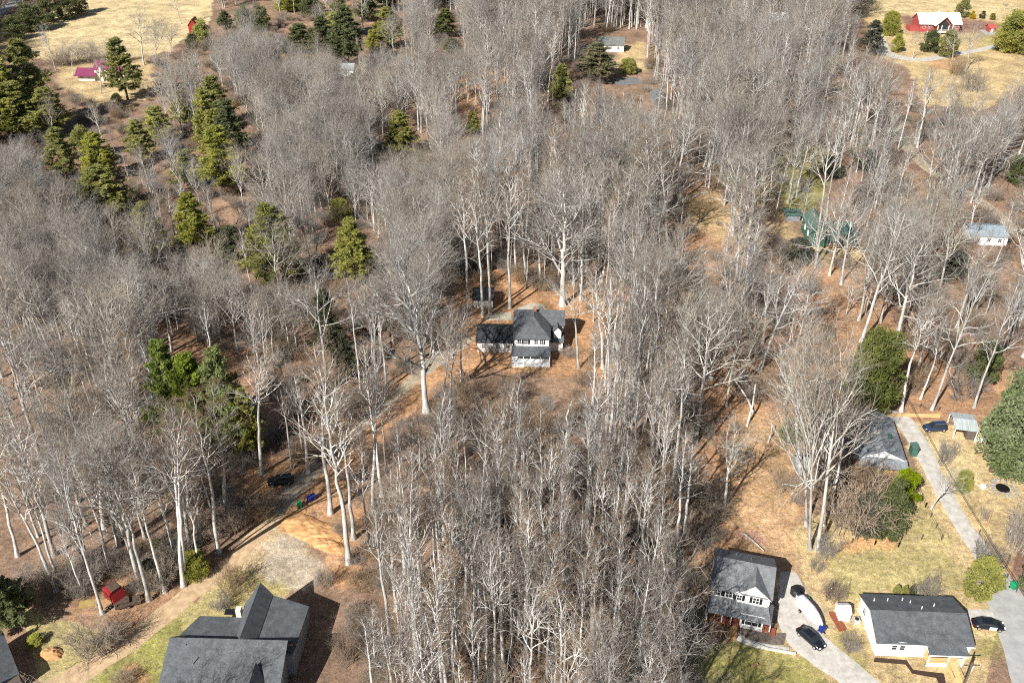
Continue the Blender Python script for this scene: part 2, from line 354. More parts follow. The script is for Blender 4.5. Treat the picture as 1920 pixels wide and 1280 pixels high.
strip_sheet('gravel_drive', [(515,962),(560,908),(600,872),(640,835),(700,778),(770,716),(835,664),(880,630)], [3.6,4.2,4.0,3.2,3.0,3.2,4.2,4], M['gravel_track'], .07, .18, 2)
strip_sheet('gravel_lane', [(1650,776),(1690,786),(1722,830),(1752,890),(1782,945),(1812,995),(1845,1040),(1862,1080)], [3.5,4.2,4.0,3.3,3.2,3.3,3.8,4.6], M['gravel'], .05, .14, 3)
strip_sheet('paved_road', [(1850,1068),(1880,1110),(1915,1190),(1945,1290)], [5,6.5,6.8,7], M['asphalt'], .08, .05, 4)
strip_sheet('gravel_driveway', [(1478,1072),(1486,1110),(1492,1160),(1512,1198),(1560,1238),(1610,1275),(1660,1320)], [2.5,4.5,5.8,6.2,5.6,5,5], M['gravel'], .05, .12, 5)
strip_sheet('parking_pad', [(1815,1153),(1850,1160),(1890,1163)], [3.0,4.5,4.8], M['gravel'], .04, .12, 6)
strip_sheet('garden_path', [(1380,1190),(1402,1203),(1440,1212),(1480,1218)], [1.6,1.3,1.2,1.2], M['gravel'], .06, .1, 7)
strip_sheet('meadow_lane', [(1636,50),(1648,75),(1660,100),(1720,112),(1770,106),(1830,95),(1880,85),(1940,84)], [4,7,8,6,5,4,4,4], M['gravel'], .08, .1, 8)
strip_sheet('meadow_parking', [(1840,61),(1880,61)], [10,10], M['asphalt'], .1, .05, 9)
strip_sheet('woodland_lane', [(1680,240),(1700,275),(1735,312),(1790,348),(1850,385),(1900,430),(1945,470)], [4,4,4,4,4,4,4], M['gravel_track'], .08, .15, 10)
strip_sheet('hill_road', [(-30,45),(20,8),(60,-25)], [7,7,7], M['asphalt'], .1, .02, 11)
strip_sheet('court_pad', [(1150,154),(1200,151)], [9,9], M['asphalt_dark'], .1, .04, 12)
poly_sheet('front_bed', [(1390,1178),(1435,1186),(1475,1186),(1470,1208),(1430,1208),(1385,1198)], mat('bed', (.16, .13, .11), .95, .5, 2), .035)
poly_sheet('patio', [(968,580),(985,572),(1000,568),(1020,571),(1024,582)], M['paving'], .06)
poly_sheet('yard_slab', [(908,600),(918,589),(958,585),(960,600)], M['paving'], .05)

# ---------------------------------------------------------------- branching
def unit(v): return v/(np.linalg.norm(v, axis=-1, keepdims=True)+1e-9)
def tube_batch(Pn, Rn, n):
    B, K, _ = Pn.shape; T = unit(np.gradient(Pn, axis=1)); ref = np.where(np.abs(T[..., 2:3]) > .85, np.array([1., 0, 0]), np.array([0, 0, 1.]))
    U = unit(np.cross(T, ref)); V = np.cross(T, U); a = np.arange(n)*2*PI/n
    ring = Pn[:, :, None, :]+Rn[:, :, None, None]*(np.cos(a)[None, None, :, None]*U[:, :, None, :]+np.sin(a)[None, None, :, None]*V[:, :, None, :])
    idx = np.arange(B*K*n).reshape(B, K, n); nx = np.roll(idx, -1, axis=2)
    f = np.stack([idx[:, :-1], nx[:, :-1], nx[:, 1:], idx[:, 1:]], -1).reshape(-1, 4)
    return ring.reshape(-1, 3), f
def grow(r, Pn, Rn, cnt, t0, t1, ang, lfun, K, up, wob, rr=.6, rmax=1e9, tip=.25):
    """children of a batch of branches"""
    B, Kp, _ = Pn.shape; seg = np.linalg.norm(np.diff(Pn, axis=1), axis=2).sum(1)
    t = (t0+(t1-t0)*(np.arange(cnt)[None, :]+r.uniform(0, 1, (B, cnt)))/cnt); t = np.clip(t, 0, .999)
    fi = t*(Kp-1); i = fi.astype(int); fr = (fi-i)[..., None]; bi = np.arange(B)[:, None]
    pos = Pn[bi, i]*(1-fr)+Pn[bi, i+1]*fr; tan = unit(Pn[bi, i+1]-Pn[bi, i]); pr = Rn[bi, i]*(1-fr[..., 0])+Rn[bi, i+1]*fr[..., 0]
    rnd = r.normal(size=(B, cnt, 3)); side = unit(rnd-(rnd*tan).sum(-1, keepdims=True)*tan)
    if B == 1:                                         # spread evenly round the trunk
        az = np.arange(cnt)*2.4+r.uniform(-.5, .5, cnt); side = np.stack([np.cos(az), np.sin(az), 0*az], -1)[None]
    a = np.radians(r.uniform(ang[0], ang[1], (B, cnt)))[..., None]
    d = unit(tan*np.cos(a)+side*np.sin(a)); L = lfun(t, seg[:, None])*r.uniform(.75, 1.2, (B, cnt))
    d = d.reshape(-1, 3); L = L.reshape(-1); p = pos.reshape(-1, 3); pr = pr.reshape(-1); n = len(L)
    out = np.zeros((n, K, 3)); out[:, 0] = p; q = p.copy(); dd = d.copy()
    for k in range(1, K):
        dd = unit(dd+np.array([0, 0, up/(K-1)])+r.normal(size=(n, 3))*wob); q = q+dd*(L/(K-1))[:, None]; out[:, k] = q
    r0 = np.minimum(pr*rr, rmax)[:, None]; rad = r0*(1-(1-tip)*np.linspace(0, 1, K)[None, :])
    return out, rad
def bare_tree(name, seed, H, r0, kind, trunk_mat, twig_mat, dens=1.0):
    r = np.random.default_rng(seed); K = 14; t = np.linspace(0, 1, K)
    lean = r.normal(size=2)*.02*H
    tr = np.zeros((1, K, 3)); tr[0, :, 2] = t*H; w = np.cumsum(r.normal(size=(K, 2))*.009*H, 0); w -= w[0]
    if kind == 'spread': w *= 1.7
    tr[0, :, :2] = w*t[:, None]+lean*(t**1.5)[:, None]
    if kind == 'slender':
        rad = (r0*(1-.9*t**1.0))[None]; b1 = r.uniform(.42, .6)
        nb = int(r.integers(20, 28))
        P1, R1 = grow(r, tr, rad, nb, b1, .99, (22, 48), lambda tt, s: H*.185*(1.12-(tt-b1)/(1-b1)*.8), 6, .6, .11, .6, .13)
        lv = (5, 4, 2)
    elif kind == 'pole':
        rad = (r0*(1-.86*t))[None]; b1 = r.uniform(.5, .66); nb = int(r.integers(13, 19))
        P1, R1 = grow(r, tr, rad, nb, b1, .99, (18, 42), lambda tt, s: H*.17*(1.1-(tt-b1)/(1-b1)*.7), 6, .6, .13, .6, .12)
        lv = (5, 3, 2)
    elif kind == 'fan':
        rad = (r0*(1-.9*t))[None]; b1 = r.uniform(.2, .32); nb = int(r.integers(15, 20))
        P1, R1 = grow(r, tr, rad, nb, b1, .9, (16, 44), lambda tt, s: H*.52*(1.05-(tt-b1)/(1-b1)*.55), 7, .5, .12, .62, .2)
        lv = (6, 4, 2)
    elif kind == 'twisty':
        rad = (r0*(1-.88*t))[None]; b1 = r.uniform(.28, .42); nb = int(r.integers(13, 18))
        P1, R1 = grow(r, tr, rad, nb, b1, .98, (28, 62), lambda tt, s: H*.36*(1.1-(tt-b1)/(1-b1)*.7), 7, .4, .2, .62, .2)
        lv = (6, 5, 2)
    else:
        rad = (r0*(1-.86*t**.9))[None]; b1 = r.uniform(.2, .28); nb = int(r.integers(17, 22))
        P1, R1 = grow(r, tr, rad, nb, b1, .97, (28, 58), lambda tt, s: H*.46*(1.05-(tt-b1)/(1-b1)*.62), 8, .5, .13, .62, .26)
        lv = (9, 5, 3)
    P2, R2 = grow(r, P1, R1, lv[0], .22, .98, (25, 55), lambda tt, s: s*(.62-.34*tt), 5, .35, .15, .8, .09)
    P3, R3 = grow(r, P2, R2, lv[1], .2, .98, (25, 55), lambda tt, s: s*(.7-.35*tt), 4, .2, .17, .75, .04)
    P4, R4 = grow(r, P3, R3, lv[2], .15, 1, (20, 60), lambda tt, s: np.clip(s*(.8-.3*tt), .5, 1.7), 3, .1, .18, .7, .02, .6)
    R4 = np.maximum(R4, .013)
    V, f = tube_batch(tr, rad, 8); V[:8, :2] *= 1.5                    # root flare
    trunk = np_mesh(name+'_trunk', V, [f], [trunk_mat], smooth=True)
    Vs = []; Fs = []; mi = []; b = 0
    for (p, q, n, m) in ((P1, R1, 5, 0), (P2, R2, 4, 0), (P3, R3, 3, 1), (P4, R4, 3, 1)):
        v, ff = tube_batch(p, q, n); Vs.append(v); Fs.append(ff+b); b += len(v); mi += [m]*len(ff)
    crown = np_mesh(name+'_crown', np.concatenate(Vs), Fs, [trunk_mat, twig_mat], mi, smooth=True)
    return trunk, crown, H
def blades(r, c, d, ln, wd, n):
    """n leaf tufts at centres c (m,3), main direction d"""
    c = np.repeat(c, n, 0); d = np.repeat(d, n, 0); m = len(c)
    a = unit(d+r.normal(size=(m, 3))*.65); s = unit(np.cross(a, r.normal(size=(m, 3)))); L = ln*r.uniform(.6, 1.3, (m, 1)); W = wd*r.uniform(.6, 1.3, (m, 1))
    c = c+r.normal(size=(m, 3))*ln*.25
    V = np.stack([c-a*L*.4, c+s*W*.5, c+a*L*.6, c-s*W*.5], 1).reshape(-1, 3); return V, np.arange(m*4).reshape(m, 4)
def pine(name, seed, H, Rw, needle, shape='pine', dens=1.0):
    """tiered conifer: trunk, limbs in whorls, needle clumps"""
    r = np.random.default_rng(seed); K = 9; t = np.linspace(0, 1, K); tr = np.zeros((1, K, 3)); tr[0, :, 2] = t*H; tr[0, :, :2] = r.normal(size=2)*.02*H*(t**2)[:, None]
    rad = (H*.014*(1-.92*t))[None]; V, f = tube_batch(tr, rad, 7); trunk = np_mesh(name+'_trunk', V, [f], [M['pinebark']], smooth=True)
    nb = int(85*dens); b1 = .22 if shape == 'pine' else .06
    tt = b1+(1-b1)*(np.arange(nb)+.5)/nb; nw = 15; tt = b1+(np.round((tt-b1)*nw)/nw)+r.uniform(-.012, .012, nb); tt = np.clip(tt, b1, .985)
    prof = (1-(tt-b1)/(1-b1))**(.75 if shape == 'pine' else .9); prof = np.clip(prof*1.05+.06, 0, 1)*r.uniform(.62, 1.15, nb)
    if shape == 'pine': prof *= np.clip(.55+(tt-b1)*3, 0, 1)
    az = np.arange(nb)*2.39996+r.uniform(-.5, .5, nb); L = Rw*prof; K2 = 6; s = np.linspace(0, 1, K2)
    up = np.where(tt > .75, .55, .12)+r.uniform(-.12, .12, nb)
    z = tt[:, None]*H+L[:, None]*(up[:, None]*s-.22*s**2*(tt < .75)[:, None])
    P1 = np.stack([np.cos(az)[:, None]*L[:, None]*s, np.sin(az)[:, None]*L[:, None]*s, z], -1); R1 = (.05*(1-.7*s))[None]*np.ones((nb, 1))
    V1, f1 = tube_batch(P1, R1, 3)
    P2, R2 = grow(r, P1, R1, 7, .25, .99, (35, 65), lambda q, sg: sg*(.5-.3*q), 3, .05, .08)
    V2, f2 = tube_batch(P2, R2, 3)
    PP = np.concatenate([P2.reshape(-1, 3, 3)[:, 1:].reshape(-1, 3), P2.mean(1), P1[:, 2:].reshape(-1, 3)])
    DD = np.concatenate([np.repeat(unit(P2[:, 2]-P2[:, 0]), 2, 0), unit(P2[:, 2]-P2[:, 0]), np.repeat(unit(P1[:, -1]-P1[:, 0]), K2-2, 0)])
    DD = DD+np.array([0, 0, .25]); V3, f3 = blades(r, PP, DD, .5*Rw/4.5+.12, .13*Rw/4.5+.04, 11)
    V = np.concatenate([V1, V2, V3]); fs = [f1, f2+len(V1), f3+len(V1)+len(V2)]; mi = [0]*(len(f1)+len(f2))+[1]*len(f3)
    return trunk, np_mesh(name+'_crown', V, fs, [M['pinebark'], needle], mi), H
def bushy(name, seed, H, Rw, needle, n_cl=70, clear=.04, n_t=90, leaf=.42, power=.5):
    """broad dense evergreen: leaf clumps set through a lumpy crown"""
    r = np.random.default_rng(seed); K = 6; t = np.linspace(0, 1, K); tr = np.zeros((1, K, 3)); tr[0, :, 2] = t*H*.85
    rad = (max(H*.016, .05)*(1-.85*t))[None]; V, f = tube_batch(tr, rad, 6); trunk = np_mesh(name+'_trunk', V, [f], [M['pinebark']], smooth=True)
    zz = clear+(1-clear)*r.beta(1.25, 1.35, n_cl); az = r.uniform(0, 2*PI, n_cl)
    pr = np.clip((np.clip((zz-clear)/.28, 0, 1)**.5)*(1-zz)**power*1.25, .12, 1); rr_ = Rw*pr*np.sqrt(r.uniform(.15, 1, n_cl))*.9
    cc = np.stack([np.cos(az)*rr_, np.sin(az)*rr_, zz*H*.96], 1); cr = Rw*r.uniform(.16, .36, n_cl)
    d = unit(r.normal(size=(n_cl, n_t, 3))); pts = cc[:, None]+d*(cr[:, None, None]*np.array([1, 1, .7])*r.uniform(.55, 1.05, (n_cl, n_t, 1)))
    out = unit(d+np.array([0, 0, .3])+.5*unit(cc*np.array([1, 1, 0]))[:, None]); pts = pts.reshape(-1, 3); ok = pts[:, 2] > .1; V3, f3 = blades(r, pts[ok], out.reshape(-1, 3)[ok], leaf, leaf*.42, 2)
    lim = np.zeros((n_cl, 3, 3)); lim[:, 0, 2] = np.clip(cc[:, 2]-rr_*.6, .2, H*.8); lim[:, 2] = cc; lim[:, 1] = (lim[:, 0]+cc)/2
    V1, f1 = tube_batch(lim, np.ones((n_cl, 1))*np.array([[.07, .05, .03]])*min(1, H/8), 3)
    return trunk, np_mesh(name+'_crown', np.concatenate([V1, V3]), [f1, f3+len(V1)], [M['pinebark'], needle], [0]*len(f1)+[1]*len(f3)), H
def shrub_mesh(name, seed, H, Rw, m, stems=26, lv=(5, 5)):
    r = np.random.default_rng(seed); n = stems; az = r.uniform(0, 2*PI, n); q = np.sqrt(r.uniform(0, 1, n))*Rw*.55
    K = 5; s = np.linspace(0, 1, K); L = H*r.uniform(.6, 1.05, n)
    o = np.stack([np.cos(az), np.sin(az), 0*az], 1)
    P1 = (o*q[:, None])[:, None]+o[:, None]*(Rw*.5*r.uniform(.3, 1, (n, 1, 1)))*(s[None, :, None]**1.3)+np.array([0, 0, 1])*(L[:, None]*s)[..., None]+np.cumsum(r.normal(size=(n, K, 3))*.05*H, 1)*s[None, :, None]
    R1 = (.035*(1-.6*s))[None]*np.ones((n, 1)); P2, R2 = grow(r, P1, R1, lv[0], .2, .98, (25, 60), lambda t, sg: sg*(.6-.3*t), 4, .2, .15, .7, .025)
    P3, R3 = grow(r, P2, R2, lv[1], .15, 1, (25, 60), lambda t, sg: sg*.55, 3, .1, .2, .8, .018, .5); R3 = np.maximum(R3, .011)
    Vs = []; Fs = []; b = 0
    for p, q2, k in ((P1, R1, 4), (P2, R2, 3), (P3, R3, 3)):
        v, f = tube_batch(p, q2, k); Vs.append(v); Fs.append(f+b); b += len(v)
    V = np.concatenate(Vs); V[:, 2] = np.maximum(V[:, 2], -.1)
    return np_mesh(name, V, Fs, [m])

# tree kinds (meshes shared by the copies)
SL = [bare_tree('slender%d' % i, 100+i, 29, .27, 'slender', M['bark'], M['twig']) for i in range(9)]
TW = [bare_tree('twisty%d' % i, 200+i, 25, .34, 'twisty', M['bark_big'], M['twig_pale']) for i in range(5)]
PO = [bare_tree('polelike%d' % i, 150+i, 27, .31, 'pole', M['bark'], M['twig']) for i in range(6)]
FA = [bare_tree('fan%d' % i, 250+i, 19, .24, 'fan', M['bark_big'], M['twig_fan']) for i in range(5)]
SP = [bare_tree('spread%d' % i, 300+i, 25, .5, 'spread', M['bark_big'], M['twig_pale']) for i in range(3)]
PN = {k: [pine('pine%s%d' % (k, i), 400+i+j*10, 22, 4.6, M[k]) for i in range(2)] for j, k in enumerate(('needle', 'needle_dark', 'needle_yellow', 'needle_dull'))}
PN['needle_bright'] = [pine('pineb', 440, 22, 4.6, M['needle_bright'])]
BU = {k: [bushy('bushy%s%d' % (k, i), 500+i+j*10, 10, 4.2, M[k]) for i in range(1)] for j, k in enumerate(('needle', 'needle_dark', 'needle_dull', 'needle_gold', 'needle_bright', 'needle_yellow'))}
BU['needle_pale'] = [bushy('bushypale', 590, 10, 4.2, M['needle_pale'], n_cl=130, n_t=130, leaf=.38)]
BU['needle_bush'] = [bushy('bushyround', 592, 10, 4.2, M['needle_bush'], n_cl=110, n_t=120, leaf=.34, power=.4)]
BU['needle'].append(bushy('bushybig', 591, 10, 4.2, M['needle'], n_cl=130, n_t=130, leaf=.34, power=.35))
SH = [shrub_mesh('brush%d' % i, 600+i, 3.2, 2.6, M['brush'], 34, (6, 6)) for i in range(3)]
SHG = [shrub_mesh('brushgrey%d' % i, 620+i, 3.2, 2.6, M['brush_grey']) for i in range(2)]
NPL = [0]
def place(v, name, b, H, rz, wscale=1.0, label=None, cat='tree', group=None, lean=(0, 0)):
    root = empty(name, b-Vector((0, 0, .15)), rz, label, cat, group)
    s = H/v[2]; root.scale = (s*wscale, s*wscale, s); root.rotation_euler = (lean[0], lean[1], rz)
    link('trunk', v[0], root); link('crown', v[1], root); return root

# ---------------------------------------------------------------- building parts
def window(root, x, y, z, w, h, side='front', m='glass', frame='white', shutters=False, bars=1):
    """window on a wall; (x,y,z) = centre of the opening on the wall face"""
    f = MB(); p = MB(); t = .07
    def bx(mb, a0, a1, z0, z1, d0, d1):
        if side == 'front': mb.box(x+a0, x+a1, y-d1, y-d0, z+z0, z+z1)
        elif side == 'left': mb.box(x-d1, x-d0, y+a0, y+a1, z+z0, z+z1)
        else: mb.box(x+d0, x+d1, y+a0, y+a1, z+z0, z+z1)
    bx(f, -w/2-t, -w/2, -h/2, h/2, .003, .06); bx(f, w/2, w/2+t, -h/2, h/2, .003, .06); bx(f, -w/2-t, w/2+t, h/2, h/2+t, .003, .065); bx(f, -w/2-t, w/2+t, -h/2-t, -h/2, .003, .09)
    bx(f, -w/2, w/2, -.025, .025, .012, .05)
    for k in range(bars): c = -w/2+w*(k+1)/(bars+1); bx(f, c-.035, c+.035, -h/2, h/2, .012, .052)
    fo = f.build('window', M[frame], root)
    bx(p, -w/2, w/2, -h/2, h/2, .004, .02); p.build('pane', M[m], fo)
    if shutters:
        for s in (-1, 1):
            q = MB(); c = s*(w/2+t+.24); bx(q, c-.2, c+.2, -h/2-.04, h/2+.04, .004, .045); q.build('shutter', M['shutter'], root)
def gable_walls(mb, x0, x1, y0, y1, z0, ze, zr, axis='x'):
    """walls with gable ends; axis = direction of the ridge"""
    mb.box(x0, x1, y0, y1, z0, ze)
    if axis == 'x':
        ym = (y0+y1)/2
        for xa, xb in ((x0, x0+.15), (x1-.15, x1)):
            mb.add([(xa, y0, ze), (xa, y1, ze), (xa, ym, zr-.16), (xb, y0, ze), (xb, y1, ze), (xb, ym, zr-.16)], [(0, 2, 1), (3, 4, 5), (0, 3, 5, 2), (1, 2, 5, 4)])
    else:
        xm = (x0+x1)/2
        for ya, yb in ((y0, y0+.15), (y1-.15, y1)):
            mb.add([(x0, ya, ze), (x1, ya, ze), (xm, ya, zr-.16), (x0, yb, ze), (x1, yb, ze), (xm, yb, zr-.16)], [(0, 1, 2), (3, 5, 4), (0, 2, 5, 3), (1, 4, 5, 2)])
def gable_roof(mb, x0, x1, y0, y1, ze, zr, axis='x', oh=.35, t=.16):
    if axis == 'x':
        ym = (y0+y1)/2; sl = (zr-ze)/(ym-y0); e = ze-sl*oh
        mb.slab([(x0-oh, y0-oh, e), (x1+oh, y0-oh, e), (x1+oh, ym, zr), (x0-oh, ym, zr)], t); mb.slab([(x0-oh, ym, zr), (x1+oh, ym, zr), (x1+oh, y1+oh, e), (x0-oh, y1+oh, e)], t)
    else:
        xm = (x0+x1)/2; sl = (zr-ze)/(xm-x0); e = ze-sl*oh
        mb.slab([(x0-oh, y0-oh, e), (xm, y0-oh, zr), (xm, y1+oh, zr), (x0-oh, y1+oh, e)], t); mb.slab([(xm, y0-oh, zr), (x1+oh, y0-oh, e), (x1+oh, y1+oh, e), (xm, y1+oh, zr)], t)
def trim(root, x0, x1, y0, y1, ze, zr, axis, oh=.35, m='white'):
    """white fascia boards under the front verge"""
    mb = MB()
    if axis == 'y':
        xm = (x0+x1)/2; sl = (zr-ze)/(xm-x0); e = ze-sl*oh
        for a, za, b, zb in ((x0-oh, e, xm, zr), (xm, zr, x1+oh, e)):
            ya, yb = y0-oh-.03, y0-oh-.002
            mb.add([(a, ya, za-.02), (b, ya, zb-.02), (b, ya, zb-.24), (a, ya, za-.24), (a, yb, za-.02), (b, yb, zb-.02), (b, yb, zb-.24), (a, yb, za-.24)], [(3, 2, 1, 0), (4, 5, 6, 7), (0, 1, 5, 4), (2, 3, 7, 6), (1, 2, 6, 5), (3, 0, 4, 7)])
    else:
        sl = (zr-ze)/((y1-y0)/2); e = ze-sl*oh; mb.box(x0-oh, x1+oh, y0-oh-.03, y0-oh-.002, e-.2, e-.02)
    mb.build('fascia', M[m], root)
def railing(root, pts, z, h, m, post=.1, gap=.35, name='railing'):
    mb = MB()
    for (xa, ya), (xb, yb) in zip(pts[:-1], pts[1:]):
        L = math.hypot(xb-xa, yb-ya); a = math.atan2(yb-ya, xb-xa); cx, cyy = (xa+xb)/2, (ya+yb)/2
        mb.box(cx-L/2, cx+L/2, cyy-.04, cyy+.04, z+h-.07, z+h, a); mb.box(cx-L/2, cx+L/2, cyy-.03, cyy+.03, z+.1, z+.16, a)
        for k in range(int(L/gap)+1):
            t = min(k*gap/L, 1); x, y = xa+(xb-xa)*t, ya+(yb-ya)*t; mb.box(x-.025, x+.025, y-.025, y+.025, z, z+h-.07)
        for x, y in ((xa, ya), (xb, yb)): mb.box(x-post/2, x+post/2, y-post/2, y+post/2, z-.05, z+h+.05)
    return mb.build(name, m, root)
def stairs(root, x0, x1, y0, z0, n, d, m, dy=-1):
    mb = MB()
    for k in range(n): mb.box(x0, x1, y0+dy*(k+1)*d if dy < 0 else y0+k*d, y0+dy*k*d if dy < 0 else y0+(k+1)*d, z0-(k+1)*z0/(n+1)-.12, z0-(k+1)*z0/(n+1))
    for x in (x0-.06, x1): 
        mb.add([(x, y0, z0-.35), (x+.06, y0, z0-.35), (x+.06, y0, z0-.1), (x, y0, z0-.1), (x, y0+dy*n*d, 0), (x+.06, y0+dy*n*d, 0), (x+.06, y0+dy*n*d, .2), (x, y0+dy*n*d, .2)], [(0, 1, 2, 3), (7, 6, 5, 4), (0, 4, 5, 1), (1, 5, 6, 2), (2, 6, 7, 3), (3, 7, 4, 0)])
    return mb.build('stairs', m, root)
def frame_at(pa, pb, z):
    a = P(*pa, z); b = P(*pb, z); d = b-a; return a-Vector((0, 0, z)), math.atan2(d.y, d.x), math.hypot(d.x, d.y)
def posts(root, pl, z0, z1, m, s=.14):
    for x, y in pl: MB().box(x-s/2, x+s/2, y-s/2, y+s/2, z0, z1).build('post', m, root)

# --- two-storey white house with porch
def farmhouse():
    o, a, L = frame_at((1335,1099), (1446,1121.5), 6.0)
    r = empty('farmhouse', o, a, 'two-storey white farmhouse with grey roof, front gable and red-brown porch rails', 'house')
    L = 9.0; D = 8.6; E = 5.9; Z = 8.3
    wl = MB(); gable_walls(wl, 0, L, .35, D, -.8, E, Z, 'x'); wl.box(5.0, 8.5, -1.55, .35, -.8, 3.1)
    g0, g1 = 3.9, 8.85; wl.add([(g0, .1, E-.1), (g1, .1, E-.1), ((g0+g1)/2, .1, E+2.0), (g0, .35, E-.1), (g1, .35, E-.1), ((g0+g1)/2, .35, E+2.0)], [(0, 1, 2), (3, 5, 4), (0, 2, 5, 3), (1, 4, 5, 2), (0, 3, 4, 1)]); wl.box(g0+.2, g1-.1, .1, .35, 3.2, E-.1)
    w3 = wl.build('wall', M['white'], r)
    rf = MB(); gable_roof(rf, 0, L, .35, D, E, Z, 'x', .35)
    gm = (g0+g1)/2; sl = 2.15/(gm-g0); e = E-.25
    for xa, xb, fl in ((g0-.3, gm, 0), (gm, g1+.3, 1)):
        za, zb = (e, E+2.25) if not fl else (E+2.25, e)
        pts = [(xa, -.2, za), (xb, -.2, zb), (xb, 4.4 if not fl else .6, zb), (xa, .6 if not fl else 4.4, za)]
        rf.slab(pts if not fl else [(xa, -.2, za), (xb, -.2, zb), (xb, .6, zb), (xa, 4.4, za)], .16)
    # small cross gable left of it
    rf.slab([(3.3, -.15, E-.25), (4.0, -.15, E+.5), (4.0, 1.2, E+.5), (3.3, .3, E-.25)], .12); rf.slab([(4.0, -.15, E+.5), (4.7, -.15, E-.2), (4.7, .3, E-.2), (4.0, 1.2, E+.5)], .12)
    ro = rf.build('roof', M['roof_grey'], r)
    wl2 = MB().add([(3.4, -.08, E-.3), (4.6, -.08, E-.3), (4.0, -.08, E+.36), (3.4, .34, E-.3), (4.6, .34, E-.3), (4.0, .34, E+.36)], [(0, 1, 2), (3, 5, 4), (0, 2, 5, 3), (1, 4, 5, 2), (0, 3, 4, 1)]); wl2.build('gablet', M['white'], r)
    trim(r, g0, g1, .15, 4, E-.02, E+2.25, 'y', .3)
    pr = MB(); pr.slab([(-.4, -2.3, 2.75), (9.6, -2.3, 2.75), (8.9, .35, 3.85), (-.4, .35, 3.85)], .14); pr.slab([(9.6, -2.3, 2.75), (9.9, 1.7, 2.75), (9.02, 1.7, 3.5), (8.9, .35, 3.85)], .14)
    pr.build('porch_roof', M['roof_grey'], r)
    MB().box(-.2, 4.95, -2.1, .34, .55, .75).build('deck', M['redwood'], r); MB().box(8.55, 9.7, -1.9, 1.5, .55, .75).build('deck', M['redwood'], r)
    posts(r, [(-.1, -2.05), (2.2, -2.05), (3.6, -2.05), (9.55, -1.85)], .75, 2.68, M['white'])
    railing(r, [(-.1, .2), (-.1, -2.05), (3.4, -2.05)], .75, .95, M['redwood']); railing(r, [(8.65, -1.85), (9.6, -1.85), (9.6, 1.4)], .75, .95, M['redwood'])
    stairs(r, 3.5, 4.7, -2.1, .7, 5, .42, M['wood']); stairs(r, 9.75, 10.5, -.8, .7, 4, .3, M['redwood'])
    railing(r, [(3.45, -2.1), (3.45, -4.1)], .2, .8, M['redwood']); railing(r, [(4.75, -2.1), (4.75, -4.1)], .2, .8, M['redwood'])
    for x in (.95, 2.75): window(r, x, .35, 4.75, 1.0, 1.35, shutters=True)
    window(r, 4.35, .1, 4.75, .7, 1.1, shutters=True); window(r, 6.9, .1, 4.75, .9, 1.2, shutters=True)
    window(r, 6.75, -1.55, 1.75, 1.9, 1.6, shutters=True, bars=1)
    window(r, 1.4, .35, 1.9, 1.0, 1.4, shutters=True); MB().box(2.6, 3.5, .27, .345, .76, 2.8).build('door', M['brick'], r)
    for x, y in ((.6, 6.6), (3.2, 6.7), (5.5, 6.3)): MB().tube([(x, y, 6.6), (x, y, 7.5)], .07).build('roof_vent', M['chrome'], r)
    bs = MB().box(4.97, 8.53, -1.58, -1.5, -.6, .5); bs.build('foundation', M['concrete'], r)
farmhouse()

